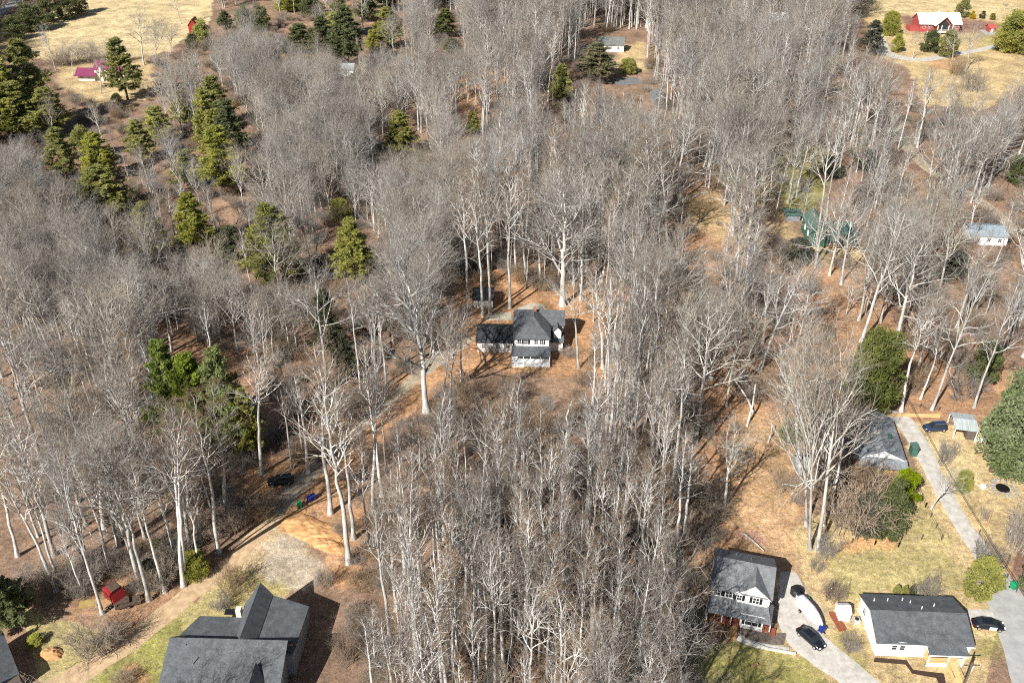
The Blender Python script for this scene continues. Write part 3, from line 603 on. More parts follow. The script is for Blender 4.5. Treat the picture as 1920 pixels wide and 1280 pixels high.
# --- single-storey white house
def ranch():
    o, a, L = frame_at((1644,1200), (1832,1207), 3.3)
    r = empty('ranch_house', o, a, 'long single-storey white house with slate roof and new wooden porch stairs', 'house')
    L = 14.2; D = 9.0; E = 3.2; Z = 4.9
    wl = MB(); gable_walls(wl, .3, L, 0, D, -.6, E, Z, 'x')
    wl.add([(.9, -.12, E-.3), (7.0, -.12, E-.3), (3.6, -.12, E+.35), (.9, .0, E-.3), (7.0, .0, E-.3), (3.6, .0, E+.35)], [(0, 1, 2), (3, 5, 4), (0, 2, 5, 3), (1, 4, 5, 2), (0, 3, 4, 1)])
    wl.build('wall', M['white'], r)
    rf = MB(); gable_roof(rf, .3, L, 0, D, E, Z, 'x', .35)
    rf.slab([(.7, -.4, E-.1), (3.6, -.4, E+.52), (3.6, 1.6, E+.52), (.7, .1, E-.1)], .1); rf.slab([(3.6, -.4, E+.52), (7.2, -.4, E-.1), (7.2, .1, E-.1), (3.6, 1.6, E+.52)], .1)
    rf.slab([(7.3, -2.0, E-.28), (13.0, -2.0, E-.28), (13.0, 1.2, E+.62), (7.3, 1.2, E+.62)], .13)
    ro = rf.build('roof', M['roof_slate'], r)
    MB().box(7.3, 13.0, -2.06, -2.003, E-.5, E-.3).build('fascia', M['white'], r)
    MB().box(-.06, L+.36, -.4, -.36, E-.36, E-.2).build('gutter', M['white'], r)
    for x, y, z in ((1.5, 7.2, 3.9), (3.6, 7.3, 3.9), (6, 7.6, 3.8), (8, 5.2, 4.7), (7.0, 7.0, 3.9), (10.3, 6.2, 4.3)): MB().tube([(x, y, z), (x, y, z+.55)], .08).build('roof_vent', M['white'], r)
    dk = MB().box(7.4, 12.8, -1.8, -.01, .9, 1.05); dk.build('deck', M['newwood'], r)
    MB().box(7.45, 12.75, -1.75, -1.68, -.3, .88).build('lattice', M['white'], r); MB().box(.35, 7.3, -.1, -.02, -.5, .35).build('skirting', M['cream'], r)
    posts(r, [(7.5, -1.75), (10.4, -1.75), (12.7, -1.75)], 1.05, E-.42, M['white'])
    railing(r, [(7.5, 0), (7.5, -1.75), (10.4, -1.75)], 1.05, .95, M['newwood']); railing(r, [(11.9, -1.75), (12.7, -1.75), (12.7, 0)], 1.05, .95, M['white'])
    stairs(r, 10.5, 11.8, -1.8, 1.0, 7, .42, M['newwood'])
    for x in (10.45, 11.85): railing(r, [(x, -1.85), (x, -4.6)], .3, .9, M['newwood'])
    window(r, 2.9, 0, 1.9, .75, .95, bars=0); window(r, 4.1, 0, 1.9, .75, .95, bars=0)
    window(r, 9.0, 0, 2.1, 1.2, 1.1); MB().box(10.7, 11.6, -.06, -.003, 1.06, 3.0).build('door', M['wood'], r)
    window(r, .3, 6.7, 1.9, 1.0, 1.2, 'left'); MB().box(13.3, 14.0, -.06, -.003, .9, 2.6).build('porch_panel', M['white'], r)
    bed = [(1355+285,1232),(1700,1237),(1712,1255),(1770,1262),(1775,1290),(1765,1290),(1755,1270),(1710,1262),(1698,1245),(1638,1240)]
    poly_sheet('mulch_bed', bed, mat('mulch', (.06, .035, .025), .95, .4, 3), .04)
ranch()

# --- big dark roof house, lower left
def lodge():
    o, a, L = frame_at((323,1194), (545,1200), 7.8)
    r = empty('dark_roof_house', o, a, 'large house with dark slate L-shaped roof beside the dirt drive', 'house')
    L = 16.6
    wl = MB(); wl.box(.5, L-.5, -8.5, 6.0, -1, 4.2); wl.box(8.5, 17.1, 0, 9.8, -1, 4.3)
    wl.add([(L-.5, -8.4, 4.2), (L-.5, 1.6, 4.2), (L-.5, -.1, 7.5), (L-.65, -8.4, 4.2), (L-.65, 1.6, 4.2), (L-.65, -.1, 7.5)], [(0, 1, 2), (3, 5, 4), (0, 2, 5, 3), (1, 4, 5, 2)])
    wl.add([(.5, -8.4, 4.2), (.5, 1.6, 4.2), (.5, -.1, 7.5), (.65, -8.4, 4.2), (.65, 1.6, 4.2), (.65, -.1, 7.5)], [(0, 2, 1), (3, 4, 5), (0, 3, 5, 2), (1, 2, 5, 4)])
    wl.build('wall', M['greywall'], r)
    rf = MB()
    rf.slab([(-.4, -9, 3.9), (L+.3, -9, 3.9), (L+.3, 0, 7.8), (-.4, 0, 7.8)], .2)                   # broad front slope
    rf.slab([(-.4, 0, 7.8), (L+.3, 0, 7.8), (L+.3, 1.9, 5.75), (-.4, 1.9, 5.75)], .2)                # steep back step
    rf.slab([(-.3, 1.9, 5.6), (9.0, 1.9, 5.6), (9.0, 6.6, 4.7), (1.3, 6.6, 4.7)], .2)                # low rear slope
    yb = 10.6; xr = 9.9
    rf.slab([(8.6, .2, 5.7), (xr, .1, 8.0), (xr+.2, yb, 8.0), (7.9, yb-2.2, 5.6)], .2)               # rear wing, left slope
    rf.slab([(xr, .1, 8.0), (xr+2.0, 1.2, 6.2), (xr+2.1, yb-.8, 6.2), (xr+.2, yb, 8.0)], .2)         # steep step of the wing
    rf.slab([(xr+2.0, .8, 6.1), (17.3, .4, 4.9), (17.7, yb-1.8, 4.9), (xr+2.1, yb-.8, 6.1)], .2)     # low right slope
    rf.slab([(11.7, -9, 5.6), (13.1, -9, 7.3), (13.1, -3.4, 7.3), (11.7, -5.2, 5.6)], .15); rf.slab([(13.1, -9, 7.3), (14.5, -9, 5.6), (14.5, -5.2, 5.6), (13.1, -3.4, 7.3)], .15)
    rf.build('roof', M['roof_slate'], r)
    MB().add([(11.9, -7.2, 4.6), (14.3, -7.2, 4.6), (13.1, -7.2, 7.1), (11.9, -3.5, 4.6), (14.3, -3.5, 4.6), (13.1, -3.5, 7.1)], [(0, 1, 2), (3, 5, 4), (0, 2, 5, 3), (1, 4, 5, 2)]).build('dormer', M['greywall'], r)
    MB().box(11.9, 17.3, .56, .78, 6.14, 6.3, R(-4)).build('leaf_debris', M['wood'], r)
    MB().box(7.0, 7.8, 6.5, 7.4, -1, 6.2).build('chimney', M['cream'], r)
    MB().box(5.1, 7.0, 6.7, 7.7, 5.0, 5.15).build('rear_canopy', M['black'], r)
    for x, y in ((3.9, -3.4), (2.2, -1)): MB().tube([(x, y, 6.0), (x, y, 7.6)], .09).build('roof_vent', M['chrome'], r)
    window(r, L-.5, -3.4, 3.0, 1, 1.3, 'right'); window(r, L-.5, -.1, 5.6, .8, .9, 'right')
lodge()
def corner_house():
    p = [P(-60,1330,3.2), P(36,1262,3.2), P(5,1182,3.2), P(-90,1240,3.2)]
    r = empty('corner_house', Vector((p[0].x, p[0].y, 0)), 0, 'house in the lower left corner with plain black roof', 'house')
    q = [(v.x-p[0].x, v.y-p[0].y) for v in p]; c = (sum(x for x, _ in q)/4, sum(y for _, y in q)/4)
    MB().prism([(c[0]+(x-c[0])*.94, c[1]+(y-c[1])*.94) for x, y in q], -.5, 2.85).build('wall', M['cream'], r)
    m1 = ((q[0][0]+q[1][0])/2, (q[0][1]+q[1][1])/2, 4.2); m2 = ((q[2][0]+q[3][0])/2, (q[2][1]+q[3][1])/2, 4.2)
    rf = MB().slab([(*q[1], 3.2), (*q[2], 3.2), m2, m1], .15); rf.slab([m1, m2, (*q[3], 3.2), (*q[0], 3.2)], .15); rf.build('roof', M['roof_slate'], r)
corner_house()
# --- grey gabled house on the lane
def lane_house():
    o, a, L = frame_at((1614,862), (1709,871), 2.9)
    r = empty('gabled_house', o, a, 'grey gable-roofed house beside the gravel lane, half hidden by bare branches', 'house')
    L = 8.6; D = 14.2
    wl = MB(); gable_walls(wl, .3, L-.3, 1.4, D, -.5, 2.85, 4.7, 'y'); wl.build('wall', M['white'], r)
    rf = MB(); gable_roof(rf, .3, L-.3, 1.4, D, 2.85, 4.7, 'y', .4); rf.build('roof', M['roof_midgrey'], r); trim(r, .3, L-.3, 1.4, D, 2.85, 4.7, 'y', .4)
    p = MB().slab([(-.1, -1.1, 2.3), (L+.1, -1.1, 2.3), (L+.1, 1.38, 2.85), (-.1, 1.38, 2.85)], .12); p.build('porch_roof', M['roof_midgrey'], r)
    posts(r, [(.3, -.9), (L-.3, -.9)], 0, 2.2, M['white']); MB().box(.2, L-.2, -.7, 1.38, -.4, .3).build('porch_floor', M['newwood'], r)
    MB().box(6.0, 6.6, 6.2, 7.4, 3.2, 4.35).build('chimney', M['green_paint'], r)
    window(r, 2.5, 1.4, 1.7, 1, 1.1); window(r, L-.3, 8, 1.6, 1, 1.1, 'right')
lane_house()
o = P(1706,855)
t = empty('garden_shed', o, R(-5), 'narrow green shed against the right wall of the grey gabled house', 'shed')
MB().box(.2, 1.3, 0, 1.8, -.2, 1.9).build('wall', M['green_paint'], t); MB().slab([(.1, -.15, 1.95), (1.4, -.15, 2.2), (1.4, 1.95, 2.2), (.1, 1.95, 1.95)], .08).build('roof', M['roof_green'], t)
def carport():
    o = P(1788,815); r = empty('carport', o, R(-12), 'open carport with pale tin roof beside the dark blue vehicle', 'carport')
    rf = MB().slab([(-.6, -1.4, 2.5), (3.9, -1.4, 2.5), (3.9, 1.6, 3.1), (-.6, 1.6, 3.1)], .1); rf.slab([(-.6, 1.6, 3.1), (3.9, 1.6, 3.1), (3.9, 4.4, 2.5), (-.6, 4.4, 2.5)], .1); rf.build('roof', M['roof_tin'], r)
    posts(r, [(-.4, -1.2), (3.7, -1.2), (-.4, 4.2), (3.7, 4.2)], -.2, 2.45, M['white']); MB().box(2.0, 3.6, -1.0, 3.9, -.2, 2.3).build('wall', M['pole'], r)
    MB().box(3.6, 5.4, -1.3, -1.1, 0, 1.0).build('fence_panel', M['white'], r)
carport()
# --- middle house in the clearing
def cottage():
    o = P(962,668); o = P(962, 672); r = empty('clearing_house', o, R(-2), 'white house with black roofs, brick chimney and white deck in the forest clearing', 'house')
    wl = MB(); wl.box(.3, 8.1, 0, 6.5, -1.2, 5.6); wl.box(0, 11.4, 6.5, 12.2, -1.2, 5.4); wl.build('wall', M['white'], r)
    wg = MB(); gable_walls(wg, -8.3, -.1, 2.6, 10.2, -1.2, 2.9, 4.6, 'x'); wg.build('wing_wall', M['white'], r)
    rg = MB(); gable_roof(rg, -8.3, -.3, 2.6, 10.2, 2.9, 4.6, 'x', .35); rg.build('wing_roof', M['roof_black'], r)
    rf = MB(); zr = 8.0
    rf.slab([(-.2, 12.7, 5.4), (-.2, 9.3, 7.6), (11.8, 9.3, 7.6), (11.8, 12.7, 5.4)], .15); rf.slab([(-.2, 9.3, 7.6), (-.2, 6.0, 5.4), (11.8, 6.0, 5.4), (11.8, 9.3, 7.6)], .15)
    rf.slab([(-.05, -.4, 5.6), (8.45, -.4, 5.6), (4.6, 5.2, zr)], .15); rf.slab([(8.45, -.4, 5.6), (8.45, 7.4, 5.6), (4.6, 9.0, zr), (4.6, 5.2, zr)], .15); rf.slab([(-.05, -.4, 5.6), (4.6, 5.2, zr), (4.6, 9.0, zr), (-.05, 7.4, 5.6)], .15)
    rf.build('roof', M['roof_slate'], r)
    MB().box(4.4, 5.1, 8.0, 8.8, 6, 8.7).build('chimney', M['brick'], r)
    p = MB().slab([(-.3, -2.8, 2.6), (8.5, -2.8, 2.6), (8.5, -.01, 3.5), (-.3, -.01, 3.5)], .12); p.build('porch_roof', M['roof_slate'], r)
    MB().box(-.2, 8.4, -3.6, -.01, .35, .55).build('deck', M['white'], r); MB().box(-.15, 8.35, -3.55, -3.45, -1.2, .34).build('lattice', M['cream'], r)
    railing(r, [(-.15, -.2), (-.15, -3.55), (2.5, -3.55)], .55, .95, M['white'], gap=.5); railing(r, [(3.9, -3.55), (8.35, -3.55), (8.35, -.2)], .55, .95, M['white'], gap=.5)
    posts(r, [(-.1, -2.7), (2.4, -2.7), (4.0, -2.7), (6.2, -2.7), (8.3, -2.7)], .55, 2.5, M['white']); stairs(r, 2.6, 3.8, -3.6, .5, 5, .4, M['newwood'])
    for x in (1.4, 2.9): window(r, x, 0, 4.6, .8, 1.1, shutters=(x > 2))
    window(r, 5.2, 0, 4.6, .75, 1.1); window(r, 6.4, 0, 4.6, .75, 1.1)
    MB().box(4.7, 4.95, -.05, -.003, 4.0, 5.2).build('shutter', M['shutter'], r); MB().box(6.95, 7.2, -.05, -.003, 4.0, 5.2).build('shutter', M['shutter'], r)
    window(r, 1.2, 0, 1.7, 1.2, 1.2); window(r, 5.8, 0, 1.7, 1.2, 1.2); MB().box(2.7, 3.6, -.06, -.003, .56, 2.5).build('door', M['wood'], r)
    window(r, 0, 9.6, 4.2, .6, 1.8, 'left', bars=0)
    for x in (-6.8, -3.6, -1.4): window(r, x, 2.6, 1.6, .9, 1.0)
    d = MB(); gable_walls(d, 9.2, 10.9, 4.4, 8, 2.0, 5.0, 6.0, 'y'); d.build('dormer', M['white'], r)
    d = MB(); gable_roof(d, 9.2, 10.9, 4.4, 8, 5.0, 6.0, 'y', .25, .1); d.build('dormer_roof', M['roof_slate'], r)
    MB().box(8.12, 11.3, 3.4, 6.49, -1.2, 2.6).build('side_room', M['white'], r); MB().slab([(8.1, 3.1, 2.6), (11.6, 3.1, 2.6), (11.6, 6.49, 3.6), (8.1, 6.49, 3.6)], .12).build('side_roof', M['roof_slate'], r)
cottage()
def gable_house(name, pa, pb, z, D, rise, wall, roof, label, cat='house', axis='x', oh=.35, wins=2, found=.6, porch=None):
    o, a, L = frame_at(pa, pb, z); r = empty(name, o, a, label, cat)
    wl = MB(); gable_walls(wl, 0, L, 0, D, -found, z, z+rise, axis); wl.build('wall', M[wall], r)
    rf = MB(); gable_roof(rf, 0, L, 0, D, z, z+rise, axis, oh); rf.build('roof', M[roof], r)
    for k in range(wins): window(r, L*(k+.7)/(wins+.4), 0, z*.55, .9, 1.1)
    return r, L
r, L = gable_house('outbuilding', (888,560), (924,560), 2.6, 5.6, 1.2, 'white', 'roof_black', 'small white outbuilding with black roof among trunks behind the clearing house', 'shed', wins=0)
for k in range(2): MB().box(.8+k*1.7, 2.0+k*1.7, -.06, -.003, 0, 2.1).build('door', M['cream'], r)
# green house
def green_house():
    o, a, L = frame_at((1522,470), (1592,470), 0); r = empty('green_house', P(1516,462), R(-4), 'green house with green metal roof and white porch rails under tall trees', 'house')
    wl = MB(); gable_walls(wl, 0, 5.2, 0, 11, -.8, 4.6, 6.8, 'y'); gable_walls(wl, 5.2, 12.5, 2.5, 9, -.8, 3.2, 5.2, 'x'); wl.build('wall', M['green_paint'], r)
    rf = MB(); gable_roof(rf, 0, 5.2, 0, 11, 4.6, 6.8, 'y', .4); gable_roof(rf, 5.2, 12.5, 2.5, 9, 3.2, 5.2, 'x', .4)
    rf.slab([(5.3, -1.2, 2.4), (12.9, -1.2, 2.4), (12.9, 2.1, 3.1), (5.3, 2.1, 3.1)], .1); rf.build('roof', M['roof_green'], r)
    MB().box(5.3, 12.6, -1.0, 2.49, .4, .6).build('deck', M['wood'], r); railing(r, [(5.4, -1), (12.5, -1), (12.5, 2.3)], .6, 1, M['white'], gap=.6); posts(r, [(5.4, -.95), (9, -.95), (12.5, -.95)], .6, 2.35, M['white'])
    window(r, 1.5, 0, 3.2, 1, 1.6); window(r, 3.7, 0, 3.2, 1, 1.6); window(r, 1.5, 0, 1.0, 1, 1.2); window(r, 0, 3, 3, 1.2, 1.8, 'left', 'lamp'); window(r, 0, 7, 3, 1.2, 1.8, 'left', 'lamp')
green_house()
gable_house('small_shed', (1476,402), (1502,402), 2.2, 4, 1, 'greywall', 'roof_green', 'low shed with blue-green roof beside the yellow-green lawn', 'shed', wins=0)
gable_house('garden_shed', (1222,386), (1246,386), 2.2, 3.4, .9, 'greywall', 'roof_green', 'tiny shed with teal roof behind the bare trees left of the orange clearing', 'shed', wins=0)
r, L = gable_house('blue_roof_house', (1822,440), (1892,443), 3, 8, 1.4, 'white', 'roof_blue', 'white house with pale blue-grey roof behind bare trees at the right edge', wins=3)
# red and white roofed lodge, top right
def meadow_house():
    o, a, L = frame_at((1727,43), (1808,44), 4.5); r = empty('red_barn_house', o, R(-2), 'red barn-like house with bright white roof and tall glazed gable on the meadow', 'house')
    L = 20; D = 12
    wl = MB(); gable_walls(wl, 0, L, 0, D, -1.5, 4.5, 8.2, 'x'); gable_walls(wl, 7.2, 13.8, -3.2, 5, -1.5, 4.3, 8.0, 'y'); wl.build('wall', M['barnred'], r)
    rf = MB(); gable_roof(rf, 0, L, 0, D, 4.5, 8.2, 'x', .8); rf.slab([(5.8, -4.6, 4.0), (10.5, -4.6, 8.6), (10.5, 8, 8.9), (5.8, 1.0, 4.0)], .2); rf.slab([(10.5, -4.6, 8.6), (15.2, -4.6, 4.0), (15.2, 1.0, 4.0), (10.5, 8, 8.9)], .2); rf.build('roof', M['roof_white'], r)
    MB().add([(8.0, -3.26, 1.6), (13.0, -3.26, 1.6), (13.0, -3.26, 4.6), (10.5, -3.26, 7.0), (8.0, -3.26, 4.6), (8.0, -3.21, 1.6), (13.0, -3.21, 1.6), (13.0, -3.21, 4.6), (10.5, -3.21, 7.0), (8.0, -3.21, 4.6)], [(0, 1, 2, 3, 4), (9, 8, 7, 6, 5), (0, 5, 6, 1), (1, 6, 7, 2), (2, 7, 8, 3), (3, 8, 9, 4), (4, 9, 5, 0)]).build('gable_window', M['glass'], r)
    posts(r, [(6.9, -5.2), (8.8, -5.2), (12.2, -5.2), (14.2, -5.2)], -1.4, 4.4, M['white'], .3); MB().box(6.6, 14.5, -5.4, -3.27, 1.0, 1.3).build('deck', M['white'], r); railing(r, [(6.7, -5.3), (14.4, -5.3)], 1.3, 1.1, M['white'], gap=.5)
    for x in (2, 4.8, 16, 18.4): window(r, x, 0, 2.6, 1.2, 1.5)
    for x in (7.4, 10, 12.6): MB().box(x-.8, x+.8, -3.3, -3.205, -1.4, .6).build('arch_opening', M['black'], r)
    MB().box(-4.5, -.02, 1, 7, -1, 1.9).build('annex', M['barnred'], r)
meadow_house()
r, L = gable_house('red_shed', (1855,52), (1868,52), 2.4, 4, 1.3, 'barnred', 'barnred', 'small red garden shed with white door right of the white-roofed house', 'shed', wins=0)
MB().box(L*.35, L*.65, -.08, -.003, 0, 2).build('door', M['white'], r)
def maroon_house():
    r = empty('maroon_roof_house', P(146,152), R(-3), 'low house with purple-maroon metal roof in the upper left yard', 'house')
    wl = MB(); wl.box(.5, 7.5, 0, 7, -.6, 2.7); gable_walls(wl, 7.5, 13.8, 1, 9, -.6, 5.0, 6.6, 'x'); wl.box(13.8, 19.5, 2, 8, -.6, 2.9); wl.build('wall', M['cream'], r)
    rf = MB(); gable_roof(rf, 0, 7.6, 0, 7, 2.8, 4.6, 'x', .7); gable_roof(rf, 7.5, 13.8, 1, 9, 5.0, 7.2, 'x', .4); gable_roof(rf, 14.1, 19.5, 2, 8, 3.0, 4.6, 'x', .5); rf.slab([(-1, -1.4, 2.4), (8.2, -1.4, 2.4), (8.2, -.72, 2.55), (-1, -.72, 2.55)], .1); rf.build('roof', M['roof_maroon'], r)
    MB().box(10.2, 11.2, -.1, 1, -.5, 5.6).build('chimney', M['white'], r)
    for x in (2, 5): window(r, x, 0, 1.5, 1, 1.1)
    window(r, 9, 1, 3.6, 1, 1.2); window(r, 16.5, 2, 1.6, 1, 1.1)
maroon_house()
r, L = gable_house('cabin', (12,96), (46,96), 2.6, 6.5, 1.4, 'white', 'roof_rust', 'long pale cabin with rust-red roof at the upper left edge', wins=3)
r, L = gable_house('barn', (352,47), (368,47), 4, 7, 2.5, 'red', 'barnred', 'bright red barn between bare trees near the top left', 'barn', axis='y', wins=0)
MB().box(L*.62, L*.82, -.1, -.004, .5, 3).build('door', M['white'], r)
r, L = gable_house('wooded_house', (1120,84), (1170,86), 3, 9, 2.6, 'white', 'roof_stone', 'white house with mottled grey-green roof in the upper woods behind yellow evergreen', wins=3)
r, L = gable_house('porch_house', (1227,186), (1252,186), 3, 9, 1.5, 'greywall', 'roof_grey', 'small grey cottage with white-trimmed gable half hidden in the upper woods', axis='y', wins=1); trim(r, 0, L, 0, 9, 3, 4.5, 'y', .35)
gable_house('far_white_house', (1432,32), (1482,34), 3, 8, 1.6, 'white', 'roof_white', 'pale-roofed house hidden in the dense woods at top centre right', wins=2)
gable_house('far_cabin', (632,130), (662,130), 3, 7, 1.6, 'white', 'roof_tin', 'pale cabin glimpsed between the dark pines at top left centre', wins=1)
gable_house('far_cabin', (1318,4), (1345,4), 3, 7, 1.6, 'bluewhite', 'roof_blue', 'pale roof at the top edge beside a dark evergreen', wins=1)
gable_house('far_cabin', (935,58), (955,58), 3, 7, 1.6, 'white', 'roof_white', 'small white cabin deep in the woods at top centre', wins=1)
gable_house('garden_shed', (1497,872), (1516,872), 2.2, 3, .8, 'greywall', 'roof_blue', 'small grey shed behind the trunks left of the grey gabled house', 'shed', wins=0)
gable_house('garden_shed', (1560,922), (1582,918), 2, 3, .8, 'greywall', 'roof_grey', 'small dark shed hidden under the big bare tree', 'shed', wins=0)
r, L = gable_house('garden_shed', (1576,1150), (1597,1150), 1.9, 2.2, .7, 'white', 'white', 'tiny white plastic garden shed between the two white houses', 'shed', oh=.08, wins=0)
for k in range(2): MB().box(L*.2+k*L*.31, L*.2+k*L*.31+L*.28, -.06, -.004, .05, 1.7).build('door', M['cream'], r)
del r

# ---------------------------------------------------------------- vehicles and small objects
def wheel(root, x, y, rr=.34, w_=.24):
    mb = MB(); mb.tube([(x, y-w_/2, rr), (x, y+w_/2, rr)], rr, 16); o = mb.build('wheel', M['tyre'], root)
    s = 1 if y > 0 else -1; MB().tube([(x, y+s*(w_/2-.02), rr), (x, y+s*(w_/2+.015), rr)], rr*.6, 12).build('rim', M['chrome'], o)
def car(name, loc, rz, paint, label, kind='sedan', L=4.8):
    r = empty(name, loc+Vector((0, 0, .1)), rz, label, 'car'); W = .92; suv = kind == 'suv'
    # stations: x, half width, belt height
    st = [(-L/2, .72, .42, .55), (-L/2+.12, .84, .28, .8), (-L/2+.9, W, .25, .98 if not suv else 1.08), (-.4, W, .25, 1.0 if not suv else 1.1), (.9, W, .25, .98 if not suv else 1.08), (1.5, .9, .25, .9 if not suv else 1.05), (L/2-.25, .82, .3, .72 if not suv else .92), (L/2, .68, .42, .52 if not suv else .7)]
    v = []; f = []; n = 8
    for x, hw, z0, z1 in st: v += [(x, -hw+.06, z0), (x, -hw, z0+.15), (x, -hw, z1-.18), (x, -hw+.14, z1), (x, hw-.14, z1), (x, hw, z1-.18), (x, hw, z0+.15), (x, hw-.06, z0)]
    for i in range(len(st)-1):
        for j in range(n): a = i*n+j; b = i*n+(j+1) % n; f.append((a, a+n, b+n, b))
    f += [tuple(range(n)), tuple(reversed(range((len(st)-1)*n, len(st)*n)))]
    MB().add(v, [tuple(reversed(q)) for q in f]).build('body', paint, r, True)
    zr = 1.42 if not suv else 1.78; zb = .96 if not suv else 1.05
    xr, xf, tr_, tf = (-1.75, 1.15, -1.05, .35) if not suv else (-2.25, 1.1, -2.0, .45)
    g = MB().add([(xr, -.8, zb), (xf, -.8, zb), (xf, .8, zb), (xr, .8, zb), (tr_, -.62, zr-.05), (tf, -.62, zr-.05), (tf, .62, zr-.05), (tr_, .62, zr-.05)], [(3, 2, 1, 0), (4, 5, 6, 7), (0, 1, 5, 4), (1, 2, 6, 5), (2, 3, 7, 6), (3, 0, 4, 7)]); g.build('window', M['glass'], r)
    MB().add([(tr_-.08, -.65, zr-.06), (tf+.08, -.65, zr-.06), (tf+.08, .65, zr-.06), (tr_-.08, .65, zr-.06), (tr_+.05, -.55, zr), (tf-.05, -.55, zr), (tf-.05, .55, zr), (tr_+.05, .55, zr)], [(3, 2, 1, 0), (4, 5, 6, 7), (0, 1, 5, 4), (1, 2, 6, 5), (2, 3, 7, 6), (3, 0, 4, 7)]).build('roof_panel', paint, r)
    for x in (-L/2+.85, L/2-.9):
        for y in (-.82, .82): wheel(r, x, y, .34 if not suv else .38)
    for s in (-1, 1):
        MB().box(L/2-.22, L/2-.04, s*.55-.16, s*.55+.16, .58, .74).build('headlight', M['lamp'], r); MB().box(-L/2-.01, -L/2+.08, s*.6-.15, s*.6+.15, .6, .76).build('taillight', M['red'], r)
    if suv:
        for s in (-1, 1): MB().box(tr_+.1, tf-.1, s*.5-.02, s*.5+.02, zr+.01, zr+.06).build('roof_rail', M['chrome'], r)
    return r
car('parked_car', P(527,906), R(190), M['carblack'], 'black sports utility car on the gravel drive in tree shade', 'suv')
car('parked_car', P(1519,1200), R(-57), M['carblack'], 'black rounded car on the gravel driveway in front of the covered boat')
car('parked_car', P(1751,806), R(184), M['carblue'], 'dark blue sports utility car beside the carport', 'suv')
c4 = car('parked_car', P(1851,1175), R(-8), M['carblack'], 'black car with one white front door on the pad right of the long white house')
MB().box(-.1, 1.0, -.945, -.915, .35, .95).build('door', M['white'], c4)
car('parked_car', P(1096,91), R(80), M['carsilver'], 'pale blue car between trunks left of the upper woods house')
def boat():
    a = P(1500,1130); b = P(1538,1180); d = b-a; r = empty('covered_boat', (a+b)/2, math.atan2(d.y, d.x), 'boat on a trailer under a pale grey-white cover beside the garage drive', 'boat')
    L = 6.2; v = []; n = 9
    xs = [-L/2, -L/2+.3, -1.6, 0, 1.4, 2.4, L/2]; hw = [.85, 1.1, 1.15, 1.1, .9, .55, .08]; zt = [1.35, 1.55, 1.75, 2.0, 1.85, 1.55, 1.3]
    for x, w_, z in zip(xs, hw, zt):
        for j in range(n): t = -1+2*j/(n-1); v.append((x, w_*t, .75+(z-.75)*(1-abs(t)**2.2)*1.0+.35*(1-abs(t)**6)))
    f = [(i*n+j, (i+1)*n+j, (i+1)*n+j+1, i*n+j+1) for i in range(len(xs)-1) for j in range(n-1)]
    f += [tuple(range(n)), ]
    MB().add(v, f).build('cover', M['cover'], r, True)
    v = []
    for x, w_ in zip(xs, hw): v += [(x, -w_, 1.1), (x, -w_*.75, .6), (x, 0, .4), (x, w_*.75, .6), (x, w_, 1.1)]
    f = [(i*5+j, (i+1)*5+j, (i+1)*5+j+1, i*5+j+1) for i in range(len(xs)-1) for j in range(4)]+[(0, 1, 2, 3, 4)]
    MB().add(v, f).build('hull', M['white'], r)
    MB().box(-2.6, 3.0, -.08, .08, .3, .42).box(3.0, 4.0, -.05, .05, .35, .43).box(-1.3, -1.1, -1.2, 1.2, .28, .38).build('trailer', M['black'], r)
    for y in (-1.2, 1.2): wheel(r, -1.2, y, .3, .2)
    MB().box(-3.75, -3.1, -.22, .22, .9, 1.75).build('engine', M['black'], r)
boat()
def bin_(loc, rz, m, label, group=None, s=1.0):
    r = empty('wheelie_bin', loc, rz, label, 'bin', group)
    MB().add([(-.26, -.28, .06), (.26, -.28, .06), (.26, .28, .06), (-.26, .28, .06), (-.34, -.38, 1.0), (.34, -.38, 1.0), (.34, .38, 1.0), (-.34, .38, 1.0)], [(3, 2, 1, 0), (4, 5, 6, 7), (0, 1, 5, 4), (1, 2, 6, 5), (2, 3, 7, 6), (3, 0, 4, 7)]).build('body', m, r)
    MB().add([(-.37, -.42, 1.005), (.37, -.42, 1.005), (.37, .42, 1.005), (-.37, .42, 1.005), (-.3, -.34, 1.12), (.3, -.34, 1.12), (.3, .34, 1.12), (-.3, .34, 1.12)], [(3, 2, 1, 0), (4, 5, 6, 7), (0, 1, 5, 4), (1, 2, 6, 5), (2, 3, 7, 6), (3, 0, 4, 7)]).build('lid', m, r)
    for x in (-.3, .3): MB().tube([(x-.04, .34, .12), (x+.04, .34, .12)], .12, 10).build('wheel', M['tyre'], r)
    r.scale = (s, s, s)
bin_(P(562,951), .3, M['bingreen'], 'green rubbish bin at the edge of the dirt drive', s=1.15)
bin_(P(581,940), .9, M['binblue'], 'blue rubbish bin nearer the green one beside the dirt drive', s=1.15)
bin_(P(588,936), .7, M['binblue'], 'blue rubbish bin farther from the green one beside the dirt drive', s=1.15)
bin_(P(1513,1131), .2, M['bingreen'], 'green bin standing at the stern of the covered boat', s=1.05)
bin_(P(1540,1184), .5, M['binblue'], 'blue bin at the bow of the covered boat', s=1.15)
bin_(P(1899,1103), .4, M['bingreen'], 'green bin at the roadside by the right edge', s=1.25)
t = tag(MB().tube([P(1500,1126)+Vector((0, 0, .02)), P(1500,1126)+Vector((0, 0, .9)), P(1500,1126)+Vector((0, 0, 1.1))], [.75, .8, .45], 16).build('water_tank', M['white']), 'round white tank beside the green bin at the boat stern', 'tank')
t = empty('covered_grill', P(1493,1112), 0, 'black round covered hot tub at the edge of the gravel drive', 'hot tub')
